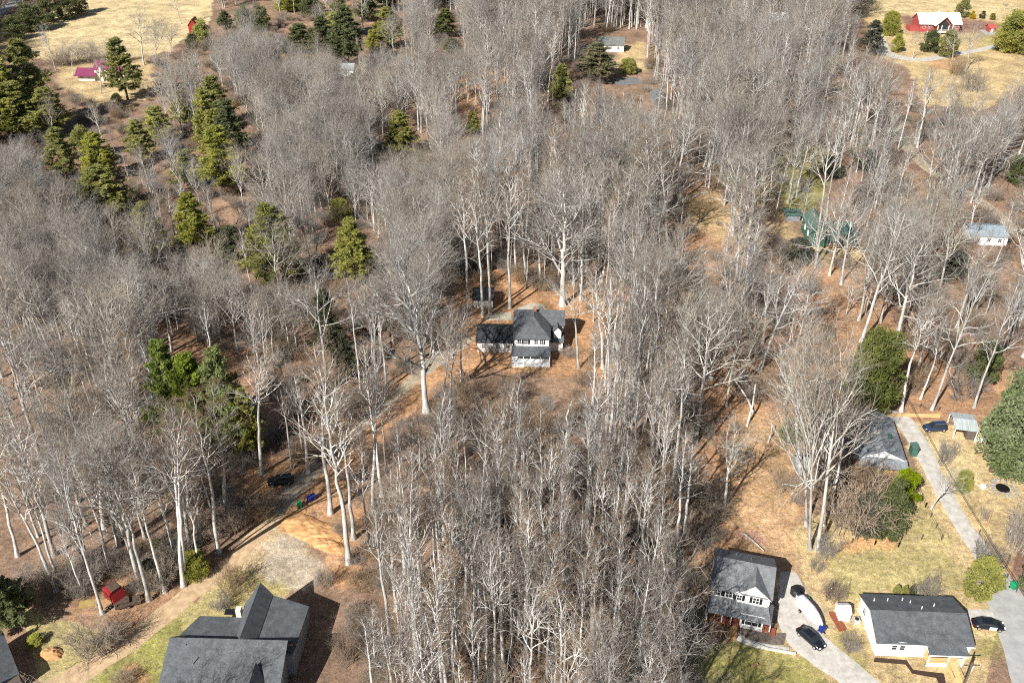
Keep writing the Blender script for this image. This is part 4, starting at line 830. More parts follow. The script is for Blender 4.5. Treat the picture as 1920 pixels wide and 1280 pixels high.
MB().tube([(0, 0, 0), (0, 0, .85), (.05, 0, 1.0)], [1.05, 1.1, .9], 9).build('tub', M['binblack'], t); MB().tube([(0, 0, 1.005), (0, 0, 1.12)], [1.0, .55], 9).build('cover', M['black'], t)
# lumber stack
a = P(1563,1152); b = P(1578,1178); d = b-a; t = empty('lumber_stack', (a+b)/2, math.atan2(d.y, d.x), 'long stack of red-brown boards on the grass left of the long white house', 'lumber')
for k in range(4): MB().box(-1.9+.1*k, 1.9-.05*k, -.62+k*.31, -.34+k*.31, 0, .28+.05*(k % 2)).build('board', M['redwood'], t)
t = empty('air_conditioner', P(1605,1166), 0, 'square pale air conditioning unit beside the long white house', 'air conditioner')
MB().box(-.45, .45, -.45, .45, 0, .85).build('cabinet', M['concrete'], t); MB().tube([(0, 0, .851), (0, 0, .88)], .36, 14).build('fan_grille', M['binblack'], t)
# red truck wreck
def red_truck():
    r = empty('old_truck', P(220,1124), R(-38), 'old red truck cab with leaf-covered roof at the forest edge', 'truck')
    MB().box(-1.9, 1.9, -1.1, 1.1, .6, 1.0).build('chassis', M['rust'], r)
    MB().add([(-1.6, -1.15, 1.0), (1.3, -1.15, 1.0), (1.3, 1.15, 1.0), (-1.6, 1.15, 1.0), (-1.5, -1.05, 2.7), (1.0, -1.05, 2.7), (1.0, 1.05, 2.7), (-1.5, 1.05, 2.7)], [(3, 2, 1, 0), (4, 5, 6, 7), (0, 1, 5, 4), (1, 2, 6, 5), (2, 3, 7, 6), (3, 0, 4, 7)]).build('cab', M['red'], r)
    MB().box(-1.35, .9, -.6, .95, 2.71, 2.78).build('roof_panel', M['rust'], r); window(r, -.8, -1.15, 1.85, .9, .7, frame='red'); window(r, .5, -1.12, 1.85, .7, .7, frame='red')
    for x in (-1.2, 1.2):
        for y in (-1, 1): wheel(r, x, y, .45, .3)
red_truck()
t = empty('flat_trailer', P(241,1132), R(22), 'grey flat trailer with scrap beside the red truck', 'trailer'); MB().box(-1.9, 1.9, -1, 1, .45, .6).box(-1.9, 1.9, -1, -.9, .6, .85).box(-1.5, .3, -.4, .8, .6, .95).build('bed', M['rust'], t)
for y in (-1, 1): wheel(t, 0, y, .35, .22)
t = empty('flat_trailer', P(207,1132), R(22), 'wooden trailer bed in front of the red truck', 'trailer'); MB().box(-1.4, 1.4, -.9, .9, .4, .55).build('bed', M['wood'], t)
for y in (-.9, .9): wheel(t, 0, y, .3, .2)
tag(MB().box(P(166,1132).x-1.4, P(166,1132).x+1.4, P(166,1132).y-.7, P(166,1132).y+.7, .05, .3, R(14)).build('plywood_sheet', M['plywood']), 'yellow-brown plywood sheets on the ground left of the red truck', 'plywood')
# fire pit / pond with stones
p = P(1880,915); r = empty('garden_pond', p, 0, 'oval dark garden pond ringed with grey stones on the lawn at right', 'pond')
MB().tube([(0, 0, -.2), (0, 0, .1)], 1.25, 14).build('water', M['pond'], r)
for k in range(26):
    a = k*2*PI/13+random.uniform(-.1, .1); q = 1.55+(.7 if k >= 13 else 0)+random.uniform(-.1, .2); s = random.uniform(.22, .42); x, y = q*1.15*math.cos(a), q*math.sin(a)
    MB().tube([(x, y, -.05), (x+.03, y, s*.5), (x, y+.03, s*.8)], [s, s*1.05, s*.5], 6).build('stone', M['stone'], r)
for i, (px, py, w_) in enumerate(((1415,778,.22), (1400,800,.25), (1440,830,.18))):
    b = P(px, py); h = (9, 11, 5)[i]; e = b+Vector(((-3.6, 2.4, 1.0)[i], (5.5, 6.5, 3)[i], h*.55)); 
    tag(MB().tube([b, (b+e)/2+Vector((.3, 0, .2)), e], [w_, w_*.8, w_*.5], 7).build('snag', M['bark_big']), ('leaning broken grey trunk left of the pair in the orange clearing', 'leaning broken grey trunk right of the pair in the orange clearing', 'short leaning snag in the orange clearing')[i], 'dead tree')
# low retaining wall, fences, poles, wires
def wall_line(name, pts, h, th, m, label, cat):
    r = []; mb = MB()
    for a, b in zip(pts[:-1], pts[1:]):
        A, B = P(*a), P(*b); d = B-A; L = d.length; c = (A+B)/2; mb.box(c.x-L/2, c.x+L/2, c.y-th/2, c.y+th/2, min(A.z, B.z)-.2, c.z+h, math.atan2(d.y, d.x))
    return tag(mb.build(name, m), label, cat)
wall_line('timber_wall', [(1648,780),(1700,780),(1762,782)], .7, .3, M['newwood'], 'low tan timber retaining wall behind the grey gabled house', 'retaining wall')
wall_line('stone_edging', [(1402,1203),(1440,1217),(1492,1226)], .35, .3, M['concrete'], 'thin pale stone edging along the front garden path', 'edging')
def fence(pix, label, step=3.0, h=1.1, m='pole'):
    o = P(*pix[0]); r = empty('wire_fence', o, 0, label, 'fence'); ml = MB()
    for a, b in zip(pix[:-1], pix[1:]):
        A, B = P(*a)-o, P(*b)-o; n = max(1, int((B-A).length/step))
        for k in range(n+1):
            q = A+(B-A)*k/n; MB().box(q.x-.07, q.x+.07, q.y-.07, q.y+.07, q.z-.2, q.z+h).build('post', M[m], r)
        for z in (.45, .95): ml.tube([A+Vector((0, 0, z)), B+Vector((0, 0, z))], .025, 4)
    ml.build('rail', M[m], r)
fence([(1597,1017),(1640,1021),(1684,1025),(1690,1010),(1765,1012)], 'thin wire fence with dark posts across the lawn below the big bare tree')
fence([(1712,900),(1735,950),(1765,1010)], 'wire fence running along the left side of the gravel lane', 2.2)
fence([(1836,1000),(1870,1060),(1905,1110)], 'post fence along the right side of the gravel lane', 2.5)
fence([(1660,770),(1690,758),(1760,770)], 'sagging brown fence among leaf litter behind the lane house', 3)
def pole(px, py, h, label, arm=False, lamp=False, m='pole'):
    r = empty('utility_pole' if not lamp else 'lamp_post', P(px, py), 0, label, 'pole' if not lamp else 'lamp post')
    MB().tube([(0, 0, -.3), (0, 0, h)], [.16, .11], 8).build('pole', M[m], r)
    if arm: MB().box(-1.1, 1.1, -.06, .06, h-.7, h-.55).build('crossarm', M[m], r); MB().tube([(.3, .2, h-2), (.3, .2, h-1.1)], .22, 10).build('transformer', M['concrete'], r)
    if lamp: MB().tube([(0, -.1, h), (0, -.1, h+.5)], [.35, .25], 10).build('lamp_head', M['white'], r)
    return r
pole(1795, 1312, 8.5, 'dark utility pole with crossarm at the bottom edge in front of the long white house', True)
pole(1849, 988, 4.2, 'short weathered pole standing beside the gravel lane', m='wood')
pole(1885, 1066, 3.2, 'dark leaning service post beside the lane fence')
pole(1730, 97, 9, 'white lamp post in front of the red barn house', lamp=True, m='concrete')
def wire(a, b, label, sag=.6):
    pts = [a.lerp(b, k/12)-Vector((0, 0, sag*4*(k/12)*(1-k/12))) for k in range(13)]; tag(MB().tube(pts, .035, 5).build('overhead_wire', M['binblack']), label, 'wire', 'overhead wires above the lane')
wire(P(1700,745,8), P(1935,1140,8), 'upper overhead wire crossing above the gravel lane')
wire(P(1703,745,7.2), P(1940,1140,7.2), 'lower overhead wire crossing above the gravel lane', .8)
wire(P(1795,1312,8), P(1980,1330,6), 'overhead wire leaving the utility pole at the bottom right edge')
tag(MB().box(P(1415,1249).x-.55, P(1415,1249).x+.55, P(1415,1249).y-.2, P(1415,1249).y+.2, 0, .45, .5).build('garden_bench', M['wood']), 'small wooden bench on the green lawn below the farmhouse', 'bench')
for k, (px, py, lab) in enumerate(((1860,880,'rusty fire bowl left of the garden pond'), (1843,912,'grey planter drum left of the pond stones'))):
    t = tag(MB().tube([P(px, py), P(px, py, .5), P(px, py, .6)], [.45, .6, .45], 10).build('planter', M['rust'] if k == 0 else M['concrete']), lab, 'planter')
t = empty('water_tub', P(1712,908), 0, 'white round tub beside the bright evergreen near the lane house', 'tub'); MB().tube([(0, 0, 0), (0, 0, .6)], [.5, .6], 12).build('tub', M['white'], t); MB().tube([(0, 0, .605), (0, 0, .63)], .5, 12).build('water', M['carblue'], t)  # open round white tub filled with water

def mound(name, px, py, rx, ry, h, rz, m, label, seed):
    c = P(px, py); n = 40; u = np.linspace(-1, 1, n); A, B = np.meshgrid(u, u); rr2 = np.sqrt(A**2+B**2)*(1+.18*smooth_noise(A*9, B*9, 8, seed)); z = h*np.clip(1-rr2**2, 0, 1)**.8*(1+.4*smooth_noise(A*rx, B*ry, 2.2, seed+1))
    z += .18*h*np.clip(1-rr2, 0, 1)*smooth_noise(A*rx, B*ry, .8, seed+2); ca, sa = math.cos(rz), math.sin(rz)
    X = c.x+A*rx*ca-B*ry*sa; Y = c.y+A*rx*sa+B*ry*ca; Z = gz(X, Y)+z-.06*(rr2 > .97); idx = np.arange(n*n).reshape(n, n); f = np.stack([idx[:-1, :-1], idx[:-1, 1:], idx[1:, 1:], idx[1:, :-1]], -1).reshape(-1, 4)
    cellok = (rr2[:-1, :-1] < 1.05).ravel(); f = f[cellok]
    return tag(link(name, np_mesh(name, np.stack([X, Y, Z], -1).reshape(-1, 3), [f], [m], smooth=True)), label, None, None, 'structure')
M['clay'] = mat('clay', (.56, .34, .16), .95, 0, 1.1, col2=(.33, .17, .075), bump=.9, spec=.1, stretch=(.5, 1.6, 1))
mound('dirt_bank', 583, 992, 6.4, 2.9, .75, R(-28), M['clay'], 'bare orange dirt bank right of the drive', 3)
mound('dirt_bank', 615, 1022, 4.0, 1.5, .7, R(-26), M['clay'], 'lower orange dirt bank', 5)
mound('dirt_mound', 96, 1226, 1.9, 1.2, .9, 0, M['clay'], 'small orange dirt mound on the lawn', 8)
for q, (px, py, ang, L_) in enumerate(((690,1030,20,7),(700,1045,-8,5),(1340,905,30,6),(1395,1000,-60,5),(700,1010,50,6),(1370,870,75,7),(230,640,30,6))):
    b = P(px, py, .2); d = Vector((math.cos(R(ang)), math.sin(R(ang)), .04))*L_
    tag(MB().tube([b, b+d*.5+Vector((0, 0, .12)), b+d], [.22, .18, .09], 7).build('fallen_log', M['bark_big']), 'fallen pale log %s' % ('right of the orange dirt bank, lowest', 'right of the orange dirt bank, level one', 'on the leafy clearing left of the broken trunks', 'near the pink clay behind the farmhouse', 'right of the orange dirt bank, highest', 'steep one in the leafy clearing', 'in the left woods')[q if q not in (0, 1) else 1-q], 'log')

# ---------------------------------------------------------------- trees and shrubs
def ever(x, yt, yb, wd, key, form, label, group=None):
    b = P(x, yb); H = max(height_to(b, yt), 1.5); s = F/(b.y*cT-(b.z-HC)*sT); Wm = wd/s
    if form == 'pine':
        v = PN[key][NPL[0] % len(PN[key])]; v0 = 9.2
    else:
        v = BU[key][NPL[0] % len(BU[key])]; v0 = 8.4
    NPL[0] += 1
    if form == 'pine': H *= 1.12
    ws = (Wm/v0)/(H/v[2])*(1.42 if form == 'pine' else 1.05); nm = {'pine': 'pine_tree', 'bush': 'evergreen_tree', 'shrub': 'evergreen_shrub'}[form]
    place(v, nm, b, H, NPL[0]*1.7, ws, label, 'shrub' if form == 'shrub' else ('pine tree' if form == 'pine' else 'evergreen tree'), group)
G1 = 'pines in the upper left woods'
EV = [
 (20,105,255,80,'needle','pine','tall yellow-green pine at the left edge, left of the two pines below the cabin'),
 (75,92,240,72,'needle','pine','tall yellow-green pine right of the left-edge pine, below the rust-roofed cabin'),
 (48,165,262,76,'needle','pine','dark pine low between the two tall yellow-green pines at the left edge'),
 (100,175,255,60,'needle','pine','pine on the right flank of the left-edge pine group'),
 (0,170,270,70,'needle','pine','pine cut by the left edge below the cabin'),
 (60,5,58,60,'needle_dark','bush','big dark evergreen in the row at the top left field, leftmost'),
 (28,30,75,42,'needle_dark','bush','dark evergreen above the rust-roofed cabin'),
 (95,-8,42,48,'needle_dark','bush','dark evergreen second from the left in the row by the top left field'),
 (125,-12,36,44,'needle_dark','bush','dark evergreen third from the left casting a long shadow on the field'),
 (148,-22,26,40,'needle_dark','bush','dark evergreen nearest the open top left field'),
 (240,84,188,52,'needle','pine','tall pine right of the maroon-roofed house'),
 (222,175,208,30,'needle_dull','bush','small dull evergreen on the lawn below the maroon-roofed house'),
 (382,36,90,40,'needle','bush','rounded green pine beside the red barn'),
 (362,62,92,26,'needle_dark','bush','dark evergreen just below the red barn'),
 (424,24,55,26,'needle_dark','pine','narrow dark pine right of the red barn'),
 (462,10,55,42,'needle_dark','bush','dark broad pine at the top, left of a pair'),
 (490,8,58,42,'needle_dark','bush','dark broad pine at the top, right of a pair'),
 (540,-10,20,50,'needle','bush','yellow-green pine at the top edge left of centre'),
 (585,-10,30,50,'needle_dark','bush','dark pine at the top edge left of centre'),
 (565,50,100,50,'needle_dark','pine','dark pine left of the far pine cluster'),
 (608,38,102,48,'needle_dark','pine','dark pine in the middle of the far pine cluster'),
 (640,5,70,50,'needle','pine','yellowish pine on top of the far pine cluster'),
 (654,24,128,55,'needle_dark','pine','tall dark pine at the right of the far pine cluster'),
 (690,-5,40,40,'needle_dark','pine','dark pine at the top edge right of the far cluster'),
 (725,-20,20,40,'needle_dark','pine','dark pine at the very top near the centre left'),
 (728,22,92,46,'needle','pine','tall-trunked pine right of the far pine cluster'),
 (700,60,100,26,'needle','pine','slimmer pine left of the tall-trunked one'),
 (835,22,70,36,'needle_dark','pine','lone dark pine in the grey woods at top centre'),
 (668,143,192,26,'needle','pine','small pine above the lilac-grey thicket'),
 (752,218,296,52,'needle','pine','lone bright pine in the grey woods left of the centre line'),
 (887,214,252,26,'needle','pine','small lone pine right of the larger lone pine'),
 (1052,128,194,38,'needle','pine','lone pine in front of the upper woods house, left of the yellow evergreen'),
 (1117,88,152,62,'needle_yellow','pine','yellow-green evergreen directly in front of the upper woods house'),
 (1178,108,138,34,'needle','bush','low green evergreen below the lawn of the upper woods house'),
 (1358,-8,32,38,'needle','bush','green evergreen at the top edge right of centre'),
 (1666,20,66,34,'needle','bush','rounded evergreen left of the red barn house'),
 (1680,62,98,26,'needle','bush','evergreen beside the gravel patch below the red barn house'),
 (1630,45,105,34,'needle_dull','pine','dull grey-green tree left of the meadow gravel lane'),
 (1803,-2,32,32,'needle','bush','evergreen tree behind the red barn house'),
 (1742,55,98,40,'needle_dark','bush','dark evergreen in front of the red barn house, the left one'),
 (1774,55,106,42,'needle','bush','green evergreen in front of the red barn house, the right one'),
 (1900,18,98,76,'needle','bush','large dense evergreen at the right edge of the meadow'),
 (1822,19,36,12,'needle_gold','shrub','bright yellow conical shrub behind the red barn house'),
 (1841,20,35,12,'needle_dull','shrub','brown-green conical shrub right of the bright yellow one'),
 (1860,24,37,13,'needle_yellow','shrub','olive conical shrub farthest right behind the red barn house'),
 (1717,26,37,10,'needle','shrub','small round shrub left of the white roof'),
 (1774,22,32,9,'needle','shrub','small round shrub behind the white roof'),
 (1625,278,318,44,'needle_dull','bush','dull green tree above the yellow-green lawn'),
 (1908,282,345,52,'needle_dark','bush','dark evergreen at the right edge above the woodland lane'),
 (350,176,238,40,'needle','pine','pine at the top left of the mid-left pine group'),
 (303,206,270,48,'needle','pine','broad pine left of the mid-left pine group'),
 (268,234,306,46,'needle','pine','yellowish pine below the broad one in the upper left woods'),
 (162,236,300,52,'needle','bush','rounded bright pine in the left woods'),
 (125,250,335,52,'needle','pine','pine left of the rounded bright one'),
 (412,152,240,50,'needle','pine','highest pine of the tall mid-left pine group'),
 (398,180,292,46,'needle','pine','left pine in the tall mid-left pine group'),
 (440,200,310,54,'needle_dark','pine','dark right-hand pine in the tall mid-left pine group'),
 (425,250,362,76,'needle','pine','lowest widest pine of the tall mid-left pine group'),
 (360,288,350,56,'needle','pine','pine just left of the lowest widest pine'),
 (193,258,338,56,'needle','pine','upper pine of the big yellow-green pair at left'),
 (200,322,408,84,'needle','pine','big yellow-green pine, lower of the pair at left'),
 (372,374,476,58,'needle','pine','pale green pine between the two lower left-centre pines'),
 (290,392,496,54,'needle','pine','pine left of the pale green one, below the tall group'),
 (440,432,500,52,'needle_dull','pine','dull pine between the pale green pine and the big bright one'),
 (520,400,540,84,'needle','pine','biggest bright green pine left of centre'),
 (638,372,412,40,'needle','bush','small round bright evergreen above the centre left pines'),
 (668,424,540,62,'needle','pine','pine right of the biggest bright one'),
 (345,664,850,74,'needle_bright','pine','vivid green pine top, leftmost of three in the left woods'),
 (388,686,860,76,'needle_bright','pine','vivid green pine top, middle of three in the left woods'),
 (440,678,860,78,'needle_bright','pine','vivid green pine top, rightmost of three in the left woods'),
 (472,738,860,56,'needle','pine','darker green pine below the rightmost vivid one'),
 (620,556,670,44,'needle_dull','pine','dull sage pine in the left woods near the clearing'),
 (652,636,712,40,'needle_dull','pine','dull green pine beside the gravel drive'),
 (1490,446,492,66,'needle_dull','bush','broad dull green bush left of the green house'),
 (1560,290,330,50,'needle_dull','bush','low olive tree on the yellow-green lawn'),
 (1625,612,772,104,'needle_bush','bush','large dense evergreen behind the grey gabled house'),
 (1838,636,716,60,'needle_dark','bush','dark evergreen behind bare trunks at right'),
 (1780,470,520,70,'needle_dull','bush','dull evergreen below the blue-grey roofed house'),
 (1885,690,880,125,'needle_pale','bush','huge pale-flecked evergreen at the right edge over the carport'),
 (1477,783,828,40,'needle_bright','shrub','round bright green bush in the orange clearing'),
 (1688,876,948,54,'needle_bright','bush','bright yellow-green evergreen in front of the grey gabled house'),
 (1658,900,1005,66,'needle_dark','bush','dark evergreen mass below the bright yellow-green one'),
 (1620,925,1000,60,'needle_dull','bush','dull evergreen left of the dark mass'),
 (1801,880,920,30,'needle','shrub','green rounded bush on the lawn right of the gravel lane'),
 (1834,1046,1116,74,'needle','bush','rounded clipped evergreen beside the lane above the black car'),
 (1930,1040,1110,50,'needle_dark','bush','dark evergreen cut by the right edge'),
 (14,1095,1172,90,'needle_dark','pine','dark blue-green hemlock at the left edge above the corner house'),
 (366,1036,1078,54,'needle','shrub','yellow-green bush beside the drive below the tall trunks'),
 (284,1048,1090,42,'needle_dull','shrub','olive bush behind the red truck'),
 (297,1012,1035,34,'needle_dull','shrub','small olive bush uphill of the red truck'),
 (68,1190,1206,34,'needle','shrub','low green bush left of the orange dirt mound'),
 (1680,1096,1112,14,'needle','shrub','small clipped shrub behind the long white house, left of three'),
 (1695,1096,1112,14,'needle','shrub','small clipped shrub behind the long white house, middle of three'),
 (1710,1096,1112,14,'needle_dull','shrub','small clipped shrub behind the long white house, right of three'),
 (1462,700,728,32,'needle_dull','shrub','dull green bush right of the leaning pale trunks'),
 (850,75,100,30,'needle_dark','pine','small dark pine among grey trunks at top centre'),
]
for e in EV:
    if e: ever(*e)
SHL = [
 (112,122,56,22,0,'dark hedge shrub above the maroon roof, leftmost of three'),
 (160,116,60,24,0,'dark hedge shrub above the maroon roof, middle of three'),
 (208,119,56,24,0,'dark hedge shrub above the maroon roof, rightmost of three'),
 (180,1222,100,46,0,'wide reddish-brown bramble thicket above the orange mound'),
 (222,1200,50,26,0,'small brown thicket between the bramble and the drive'),
 (120,1100,90,50,1,'grey tangled shrub left of the red truck'),
 (150,1118,60,34,1,'lower grey shrub beside the plywood sheets'),
 (60,1105,70,30,0,'brown shrub near the left-edge hemlock'),
 (438,1110,60,34,0,'brown thicket beside the drive above the dark-roofed house'),
 (415,1140,44,20,0,'small dry thicket near the canopy of the dark-roofed house'),
 (228,1280,50,18,0,'rust-red bush on the lawn at the bottom left'),
 (340,1075,40,26,0,'twiggy shrub at the foot of the twin trunks'),
 (1590,985,150,70,0,'wide brown brush mass under the big bare tree'),
 (1545,1040,60,30,1,'twiggy undergrowth at the base of the big bare tree'),
 (1640,940,100,50,0,'brown brush between the bare tree and the evergreens'),
 (1560,1125,50,26,0,'dark bramble above the tiny white shed'),
 (1530,1070,36,20,1,'pale twiggy shrub on the orange verge'),
 (1735,1122,60,34,1,'round bare grey shrub behind the long white house'),
 (1845,1062,66,44,1,'bare spreading shrub above the clipped evergreen'),
 (1903,1030,70,70,0,'large bare brown bush at the right edge'),
 (1590,1215,44,20,0,'straw-brown shrub left of the long white house'),
 (1770,870,40,40,1,'thin bare shrub beside the overhead wires'),
 (1845,975,22,18,1,'twiggy clump beside the weathered pole'),
 (1590,820,50,40,1,'grey brush left of the grey gabled house'),
 (1445,745,60,30,0,'brown shrub in the orange clearing'),
 (1400,750,70,30,0,'brown brush left of the dull green bush'),
 (1810,740,90,34,1,'tangled brush above the carport'),
 (1700,725,80,34,0,'reddish brush behind the timber wall'),
 (920,665,26,18,0,'dark red shrub against the wing of the clearing house'),
 (645,1000,40,26,0,'brush at the edge of the orange dirt bank'),
 (610,1100,40,30,0,'rust-coloured shrub behind the dark-roofed house'),
 (650,1240,60,50,0,'rust-red thicket right of the dark-roofed house'),
 (1820,170,60,40,1,'grey-brown thicket in the meadow below the bare pair'),
 (1790,140,40,30,0,'brown thicket between the meadow trees'),
]
for px, py, wd, hp, g, lab in SHL:
    b = P(px, py); s = F/(b.y*cT-(b.z-HC)*sT); v = (SHG if g else SH)[NPL[0] % (2 if g else 3)]; NPL[0] += 1
    o = link('bare_shrub', v); o.location = b; o.rotation_euler = (0, 0, NPL[0]*1.3); q = wd/s/5.2; o.scale = (q, q, max(.35, height_to(b, py-hp)/3.3))
    tag(o, lab, 'shrub')

# hero bare trees: base px, top px, crown width px, kind, lean
KEEP = [
 (1.0, [(1322,1012),(1485,1012),(1500,1200),(1400,1290),(1330,1290),(1322,1190)]),
 (1.0, [(1480,1010),(1560,1010),(1600,1060),(1700,1000),(1705,880),(1716,780),(1930,780),(1930,1290),(1400,1290),(1440,1190)]),
 (.97, [(1390,960),(1500,960),(1500,1030),(1380,1020),(1350,985)]),
 (1.0, [(290,1290),(290,1150),(440,1060),(500,970),(600,890),(640,960),(648,1060),(630,1110),(655,1290)]),
 (1.0, [(0,1290),(0,1135),(120,1150),(240,1150),(350,1105),(430,1045),(480,1000),(500,970),(330,1290)]),
 (1.0, [(500,880),(560,880),(560,915),(500,915)]),
 (.9, [(520,930),(600,860),(640,880),(600,960)]),
 (.65, [(600,880),(640,840),(760,720),(850,640),(900,640),(870,700),(760,800),(680,860),(660,900)]),
 (1.0, [(880,535),(950,535),(1080,560),(1080,640),(1045,700),(940,700),(885,660)]),
 (.72, [(860,540),(1100,545),(1110,680),(1040,740),(860,730),(850,640)]),
 (.82, [(1265,360),(1340,360),(1360,400),(1290,480),(1270,470)]),
 (.8, [(1320,720),(1500,760),(1510,860),(1500,960),(1380,1010),(1320,900)]),
 (.97, [(1605,768),(1720,768),(1720,895),(1605,890)]),
 (1.0, [(170,-20),(400,-20),(400,30),(345,70),(300,95),(240,120),(110,128),(60,110),(150,60)]),
 (1.0, [(120,110),(230,110),(280,130),(260,160),(230,200),(150,185),(110,160)]),
 (1.0, [(-10,60),(70,60),(70,105),(-10,105)]),
 (.9, [(340,25),(380,25),(375,60),(340,60)]),
 (1.0, [(1615,5),(1700,-30),(1930,-30),(1930,130),(1860,140),(1760,130),(1700,120),(1650,80),(1630,50)]),
 (.8, [(1700,120),(1900,120),(1900,190),(1800,205),(1700,200)]),
 (.4, [(1470,385),(1510,385),(1610,400),(1615,490),(1540,500),(1500,460)]),
 (.55, [(1450,280),(1560,280),(1545,390),(1475,390)]),
 (.3, [(1815,405),(1900,405),(1900,455),(1815,455)]),
 (1.0, [(1088,60),(1215,60),(1212,145),(1090,130)]),
 (.75, [(1140,140),(1215,140),(1215,165),(1140,165)]),
 (.85, [(1220,165),(1262,165),(1262,196),(1220,196)]),
 (.85, [(1680,240),(1740,300),(1900,410),(1930,470),(1860,400),(1780,350),(1700,300)]),
 (.6, [(830,140),(960,130),(970,200),(840,210)]),
 (.7, [(1430,12),(1485,12),(1485,36),(1430,36)]),
 (.6, [(1500,110),(1580,110),(1590,170),(1480,160)]),
 (.6, [(560,640),(600,600),(620,700),(560,740)]), (.5, [(1520,560),(1600,500),(1700,600),(1640,620)]),
 (.6, [(1520,680),(1580,680),(1600,770),(1500,790)]),
 (.8, [(185,1080),(262,1080),(262,1140),(150,1145)]),
 (.8, [(325,655),(475,665),(500,800),(330,740)]), (.5, [(480,395),(570,395),(580,550),(480,540)]), (.4, [(625,420),(710,420),(710,530),(630,530)]),
 (.4, [(150,250),(250,250),(250,405),(150,405)]), (.3, [(375,170),(470,170),(480,365),(330,360)]), (.85, [(720,215),(785,215),(785,290),(720,290)]), (.8, [(1030,125),(1075,125),(1075,190),(1030,190)]),
 (.6, [(0,90),(130,90),(150,250),(0,270)]), (.3, [(265,390),(410,370),(410,480),(265,495)]), (.5, [(535,0),(770,0),(770,110),(535,110)]), (.15, [(100,230),(330,200),(320,300),(110,330)]),
 (.9, [(1570,615),(1680,615),(1690,760),(1580,765)]), (.9, [(430,0),(520,0),(520,60),(400,60)]), (.8, [(0,-20),(160,-20),(160,60),(0,80)]),
 (.85,[(220,80),(270,80),(270,185),(215,185)]),(.8,[(870,212),(902,212),(902,250),(870,250)]),(.8,[(620,370),(660,370),(660,412),(620,412)]),(.8,[(815,20),(855,20),(855,65),(815,65)]),
]
for e in EV:
    x_, a_, b_, w_ = e[:4]
    if e[5] != 'shrub': KEEP.append((.76, [(x_-w_*.38, a_), (x_+w_*.38, a_), (x_+w_*.42, a_+(b_-a_)*.8), (x_-w_*.42, a_+(b_-a_)*.8)]))
NOBASE = [[(825,570),(890,555),(890,640),(830,690)], [(-20,1125),(240,1135),(345,1098),(430,1040),(520,960),(600,880),(660,960),(662,1120),(655,1900),(-300,1900)],
 [(1345,960),(1500,940),(1560,1000),(1700,880),(1640,770),(1930,775),(2300,1900),(1345,1900)],
 [(600,885),(640,840),(760,715),(850,640),(890,655),(780,760),(680,880)],
 [(1690,765),(1930,765),(1930,790),(1640,790)], [(60,-40),(420,-40),(410,45),(340,100),(240,125),(60,120)], [(110,120),(280,115),(270,165),(230,200),(150,190)],
 [(1580,-40),(1940,-40),(1940,165),(1850,215),(1760,205),(1700,205),(1640,110)]]
